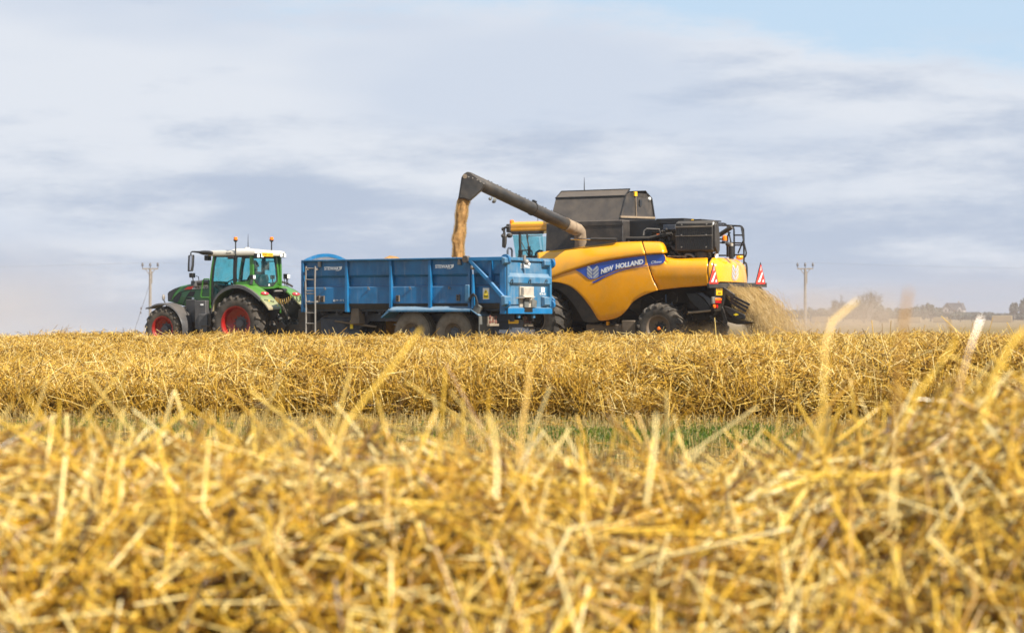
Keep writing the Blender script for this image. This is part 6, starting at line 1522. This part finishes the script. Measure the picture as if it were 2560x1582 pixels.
# ------------------------------------------------------------------ tall single stalks standing out of the nearest row
def stalk(label, D, pts, r, tone):
    P = np.array([((px - CX) / FPX * d, d, CAM_H - (py - HY) / FPX * d) for (px, py), d in zip(pts, np.linspace(D, D - .12, len(pts)))])
    mb = MB().tube([tuple(p) for p in P], [r * .8] + [r] * (len(P) - 1), 8)
    if len(pts) > 2: mb.lathe([(r, -.006), (r * 1.25, -.003), (r * 1.25, .003), (r, .006)], tuple(P[1]), tuple(P[1] - P[0]), 10)
    o = mb.build('straw_stalk', 'straw_near'); at = o.data.attributes.new('tone', 'FLOAT', 'POINT'); at.data.foreach_set('value', np.full(len(o.data.vertices), tone, np.float32))
    tag(o, label, 'straw stalk', 'tall stalks standing out of the nearest straw row')
stalk('pale broken stalk with a bent knee standing over the distant pole', 4.1, [(2142, 748), (2080, 800), (2062, 860), (2058, 1010), (2040, 1120)], .0031, .70)
stalk('tall dark tan stalk reaching highest in front of the bush', 2.9, [(2272, 722), (2258, 800), (2245, 930), (2238, 1150)], .0034, .30)
stalk('cream straight stalk leaning in front of the far hay bales', 4.2, [(2452, 790), (2420, 880), (2385, 1010), (2370, 1160)], .0030, .36)
stalk('short white cut stalk end at the right edge of the view', 3.6, [(2566, 818), (2530, 850), (2490, 930), (2450, 1060)], .0036, .7)
stalk('long slanting golden stalk reaching up to the trailer wheels', 4.6, [(1052, 818), (985, 905), (915, 990), (860, 1060), (840, 1130)], .0034, .72)
stalk('upright yellow green stalk below the combine drive wheel', 4.7, [(1326, 905), (1318, 980), (1305, 1060), (1296, 1160)], .0034, .55)
stalk('short golden stalk leaning left at the left edge of the view', 4.6, [(66, 988), (105, 1040), (160, 1110), (190, 1160)], .0034, .60)
stalk('pale thin stalk in front of the green stubble patch', 4.5, [(1640, 1030), (1638, 1090), (1625, 1190), (1615, 1260)], .0034, .95)
stalk('slanting cream stalk rising beside the tall dark tan one', 4.3, [(2392, 845), (2340, 920), (2290, 985), (2250, 1080)], .0031, .70)
stalk('stout cream stalk upright with a glossy lower half', 4.0, [(2240, 960), (2244, 1060), (2236, 1190), (2228, 1300)], .0036, .85)
stalk('pale stalk bent over to the left near the shaded row', 4.4, [(1220, 1030), (1236, 1080), (1242, 1160), (1240, 1240)], .0036, .86)
# ------------------------------------------------------------------ power line, far trees, house, bales
def at(px, py, D): return ((px - CX) / FPX * D, D, CAM_H - (py - HY) / FPX * D)
PD = 350.0
def power_pole(px, label, stay):
    x, y, zt = at(px, 653, PD); zc = at(px, 668, PD)[2]; zb = float(ground_z(np.array(x), np.array(y)))
    r = bpy.data.objects.new('power_pole', None); COL.objects.link(r); r.location = (x, y, zb); tag(r, label, 'power pole', 'wooden power poles along the line')
    MB().tube([(0, 0, -.3), (0, 0, zc - zb + .1)], [.27, .20], 10).build('pole', 'pole_wood', r)
    MB().box(-1.3, 1.3, -.1, .1, zc - zb - .1, zc - zb + .12).beam((-.1, 0, zc - zb - 1.0), (-.75, 0, zc - zb - .1), .1).beam((.1, 0, zc - zb - 1.0), (.75, 0, zc - zb - .1), .1).box(.2, .34, -.1, .1, zc - zb - 2.4, zc - zb - .4).build('crossarm', 'pole_wood', r)
    for k in (-1.25, 0, 1.25):
        MB().lathe([(.05, 0), (.05, .25), (.20, .32), (.14, .5), (.22, .55), (.14, .75), (.06, .9), (0, .9)], (k, 0, zc - zb + .12), (0, 0, 1), 10).build('insulator', 'insulator', r)
    if stay:
        MB().tube([(-.1, 0, zc - zb - 2.5), (-3.0, .5, 0.0)], .03, 6).ball((-1.5, .2, (zc - zb) * .42), .16, 5, (.8, .8, 1.6)).ball((-1.6, .2, (zc - zb) * .36), .16, 5, (.8, .8, 1.6)).build('stay_wire', 'insulator', r)
    return x, zt + .05
pA = power_pole(375.5, 'power pole with a slanting stay wire behind the tractor bonnet', True)
pB = power_pole(2013, 'power pole standing in the dust behind the combine', False)
for k in (-1.25, 0, 1.25):
    xs = [pA[0] - 108.5, pA[0], pB[0], pB[0] + 108.5]; zs = [pA[1] - .3, pA[1], pB[1], pB[1] - .3]; pts = []
    for (xa, xb, za, zb) in zip(xs, xs[1:], zs, zs[1:]):
        for i in range(16):
            t = i / 16; pts.append((xa + (xb - xa) * t + k, PD, za + (zb - za) * t - .95 * 4 * t * (1 - t)))
    pts.append((xs[-1] + k, PD, zs[-1]))
    o = MB().tube(pts, .004, 4, False).build('power_line', 'wire_metal'); tag(o, 'thin power line hanging between the wooden poles', 'power line', 'wires of the power line')

def leaf_cloud(mb, c, r, n, size, g):
    for _ in range(n):
        d = g.normal(size=3); d /= np.linalg.norm(d); q = np.array(c) + d * np.array(r) * (g.random() ** .4); a = g.normal(size=3); a /= np.linalg.norm(a); b = np.cross(a, d); b /= np.linalg.norm(b) + 1e-6
        s = size * g.uniform(.6, 1.3); k = len(mb.v); mb.v += [tuple(q - a * s), tuple(q - b * s * .6), tuple(q + a * s), tuple(q + b * s * .6)]; mb.f.append([k, k + 1, k + 2, k + 3])
def bush(px0, px1, ytop, ybase, D, label, seed, kind='tree', m='leaf_far', group='trees and bushes on the horizon', dens=1.0, name=None):
    g = np.random.default_rng(seed); cx_ = (px0 + px1) / 2; x, y, zb = at(cx_, ybase, D); w_ = (px1 - px0) / FPX * D; h = (ybase - ytop) / FPX * D
    r = bpy.data.objects.new(name or ('tree' if kind == 'tree' else 'bush'), None); COL.objects.link(r); r.location = (x, y, zb - .3); tag(r, label, kind, group)
    mb = MB(); nb = max(5, int(7 * w_ / h))
    for k in range(nb):
        fx = g.uniform(-.36, .36); top = 1 - .9 * abs(fx) ** 1.6 * g.uniform(.6, 1.5); hh = h * top * g.uniform(.7, 1.0)
        leaf_cloud(mb, (fx * w_, g.normal(0, .12) * w_, hh * .58 + .2), (w_ * g.uniform(.14, .24), w_ * .2, hh * .42), int(260 * dens), .030 * max(h, 5) + .10, g)
    mb.build('crown', m, r, smooth=0, recalc=False)
    MB().tube([(0, 0, 0), (.1, 0, h * .4), (0, 0, h * .7)], [.05 * h, .035 * h, .015 * h], 7).build('trunk', 'bark_grey', r)
    return r
g = np.random.default_rng(77)
TD = 470
# the wood behind the right hand pole
specs = []
x = 1925.0; k = 0
tops = [(1925, 772), (1960, 764), (2000, 759), (2040, 756), (2080, 757), (2120, 760), (2200, 765), (2225, 757), (2300, 754), (2340, 757), (2370, 766), (2440, 770), (2560, 772)]
kinds = ['rounded', 'ragged', 'broad', 'narrow']
def horizon_label(i, where): return f'hazy {kinds[i % 4]} tree in the far wood {where}'
while x < 2560:
    w_ = g.uniform(26, 44); c = x + w_ / 2; y_ = interp(tops, c) + g.normal(0, 2.2)
    specs.append((x - 14, x + w_ + 14, y_ + 3, 797, TD + g.uniform(-20, 60))); x += w_ * .72
for i, s in enumerate(specs):
    bush(*s, 'hazy leafy tree in the unbroken far wood', 200 + i, 'tree', 'leaf_far', 'trees of the hazy far wood', .8)
bush(2105, 2215, 738, 801, 400, 'large dark bush below the bare branches', 301, 'bush', 'leaf_far', None, 1.6)
bush(2070, 2120, 752, 800, 405, 'smaller bush to the left of the large dark one', 302, 'bush', 'leaf_far', None, 1.3)
bush(2180, 2225, 765, 801, 398, 'dry brown bush at the foot of the bare tree', 303, 'bush', 'leaf_warm', None, 1.2)
bush(2305, 2335, 747, 790, 480, 'round topped tree standing out left of the house', 304, 'tree', 'leaf_far', None, 1.3)
bush(2518, 2552, 742, 790, 500, 'thin crowned tree right of the house', 305, 'tree', 'leaf_far', None, .9)
bush(2545, 2590, 730, 790, 505, 'taller dark tree cut by the right edge', 306, 'tree', 'leaf_far', None, 1.2)
for i, (a, b, t_) in enumerate(((222, 262, 823), (255, 300, 824), (330, 356, 822), (300, 335, 825))):
    bush(a, b, t_, 834, 520, 'faint low bush on the dusty horizon left of the tractor', 320 + i, 'bush', 'leaf_far', 'faint bushes left of the tractor', .8)

def bare_tree(px, ybase, ytop, D, label, seed, spread):
    rg = random.Random(seed); x, y, zb = at(px, ybase, D); h = (ybase - ytop) / FPX * D
    r = bpy.data.objects.new('bare_tree', None); COL.objects.link(r); r.location = (x, y, zb); tag(r, label, 'tree')
    tr = MB(); br = MB()
    def grow(p, d, L, rad, lev):
        q = p + d * L; mid = p + d * L * .5 + Vector((rg.uniform(-.1, .1), rg.uniform(-.1, .1), rg.uniform(0, .1))) * L * .5
        (tr if lev < 1 else br).tube([p, mid, q], [rad, rad * .8, rad * .6], 5)
        if lev < 5:
            for _ in range(3 if lev < 4 else 2):
                dd = (d + Vector((rg.uniform(-.75, .75) * spread, rg.uniform(-.6, .6), rg.uniform(-.15, .55)))).normalized(); grow(p + d * L * rg.uniform(.55, 1), dd, L * rg.uniform(.6, .82), rad * .58, lev + 1)
    for _ in range(4): grow(Vector((rg.uniform(-.5, .5), 0, 0)), Vector((rg.uniform(-.35, .6) * spread, rg.uniform(-.3, .3), 1)).normalized(), h * .30, .16, 0)
    tr.build('trunk', 'bark_grey', r); br.build('branches', 'bark_grey', r)
bare_tree(2170, 800, 700, 395, 'leafless tree with spreading twigs rising from the dark bush', 5, 1.1)
bare_tree(2088, 800, 724, 402, 'small leafless sapling left of the big bare tree', 8, .7)

def house():
    D = 520; x, y, zb = at(2385, 780, D); k = D / FPX
    r = bpy.data.objects.new('house', None); COL.objects.link(r); r.location = (x, y, zb); r.rotation_euler = (0, 0, math.radians(-18)); tag(r, 'white gabled house with a dark roof among the far trees', 'house')
    MB().box(-2.6, 2.4, -3, 4, 0, .9).build('wall', 'house_wall', r)
    H = 2.6
    MB().loft([[(-2.9, -3.3, .85), (2.5, -3.3, .85), (2.5, 4.3, .85), (-2.9, 4.3, .85)], [(-1.6, -2.6, H), (1.9, -2.6, H), (1.9, 3.6, H), (-1.6, 3.6, H)]]).build('roof', 'house_roof', r)
    MB().prism([(-2.3, .3), (.1, .3), (.1, .9), (-1.1, 2.1), (-2.3, .9)], -3.9, -2.2).build('gable', 'house_wall', r)
    MB().prism([(-2.6, .85), (-1.1, 2.35), (.4, .85), (.2, .85), (-1.1, 2.12), (-2.4, .85)], -4.1, -2.0).build('gable_roof', 'house_roof', r)
    MB().prism([(1.2, .3), (2.2, .3), (2.2, 1.0), (1.7, 1.6), (1.2, 1.0)], -3.7, -2.2).build('dormer', 'house_wall', r)
    for a in (-1.5, -.7): MB().box(a - .2, a + .2, -3.93, -3.88, .4, 1.0).build('window', 'window_dark', r)
    MB().box(1.5, 1.9, -3.73, -3.68, .5, 1.0).build('window', 'window_dark', r)
    MB().box(.9, 1.3, 0, .6, H - .1, H + .5).build('chimney', 'house_wall', r)
house()

bales = [(2028, 2075, 788, 803, 390, 'long low pair of bales half hidden in dust right of the pole'), (2197, 2226, 794, 804, 400, 'small bale just right of the dark bush'), (2266, 2304, 789, 803, 402, 'square straw bale with a bright end right of the tall dark stalk'), (2332, 2370, 789, 802, 405, 'square straw bale below the house'), (2478, 2532, 785, 801, 398, 'large straw bale at the far right with a sunlit end')]
for (a, b, t_, bt, D, lab) in bales:
    x, y, zb = at((a + b) / 2, bt, D); w_ = (b - a) / FPX * D; h = (bt - t_) / FPX * D
    vs = MB(); r_ = random.Random(int(a)); th = math.radians(18)
    rot_box(vs, (0, 0, h / 2), w_ * .92, 1.2, h, 0, -th); o = vs.build('straw_bale', 'bale_straw', None, .08); o.location = (x, y, zb); tag(o, lab, 'straw bale', 'square straw bales in the far field')

# ------------------------------------------------------------------ dusty air
def volume_mat(name, color, dens, soft=None):
    m = bpy.data.materials.new(name); m.use_nodes = True; t = NT(m.node_tree)
    v = t.n('ShaderNodeVolumePrincipled'); v.inputs['Color'].default_value = (*color, 1); v.inputs['Density'].default_value = dens; v.inputs['Anisotropy'].default_value = .2
    if soft:
        tc = t.n('ShaderNodeTexCoord').outputs['Object']
        ln = t.n('ShaderNodeVectorMath', operation='LENGTH', i_0=tc).outputs['Value']
        f = t.math('MULTIPLY', t.ramp(ln, 1.0, .15), t.ramp(t.noise(tc, soft, 4, .6), .32, .72))
        t.link(t.math('MULTIPLY', f, dens), v.inputs['Density'])
    o = t.n('ShaderNodeOutputMaterial'); t.link(v.outputs[0], o.inputs['Volume']); MATS[name] = m
    return m
volume_mat('air', (.86, .82, .86), .0002)
hz = MB().box(-420, 420, -12, 900, -9, 16).build('haze', 'air', smooth=0); hz['kind'] = 'stuff'
volume_mat('dust_thick', (.78, .62, .47), .38, 1.5); volume_mat('dust_thin', (.72, .61, .56), .0058, 1.4); volume_mat('dust_pink', (.86, .73, .62), .032, 1.3); volume_mat('dust_chaff', (.80, .62, .42), .9, 2.0)
def dust(c, s, m, label):
    o = MB().ball((0, 0, 0), 1.0, 12).build('dust_cloud', m, smooth=0); o.location = c; o.scale = s; tag(o, label, 'dust cloud', kind='stuff')
dust((10.2, 66, .8), (4.6, 4.0, 1.6), 'dust_thick', 'brown dust hanging over the straw behind the combine')
dust((40, 260, 1.0), (62, 150, 8.5), 'dust_thin', 'wide dust haze drifting low over the far field')
dust((-32, 120, -.5), (17, 40, 8.0), 'dust_pink', 'pinkish dust rising at the far left of the field')
ch = CF.o; dust((ch[0] + 1.0 * CF.U[0] + .9 * CF.V[0], ch[1] + 1.0 * CF.U[1] + .9 * CF.V[1], .45), (1.7, 1.5, .75), 'dust_chaff', 'thick chaff dust under the combine chopper')
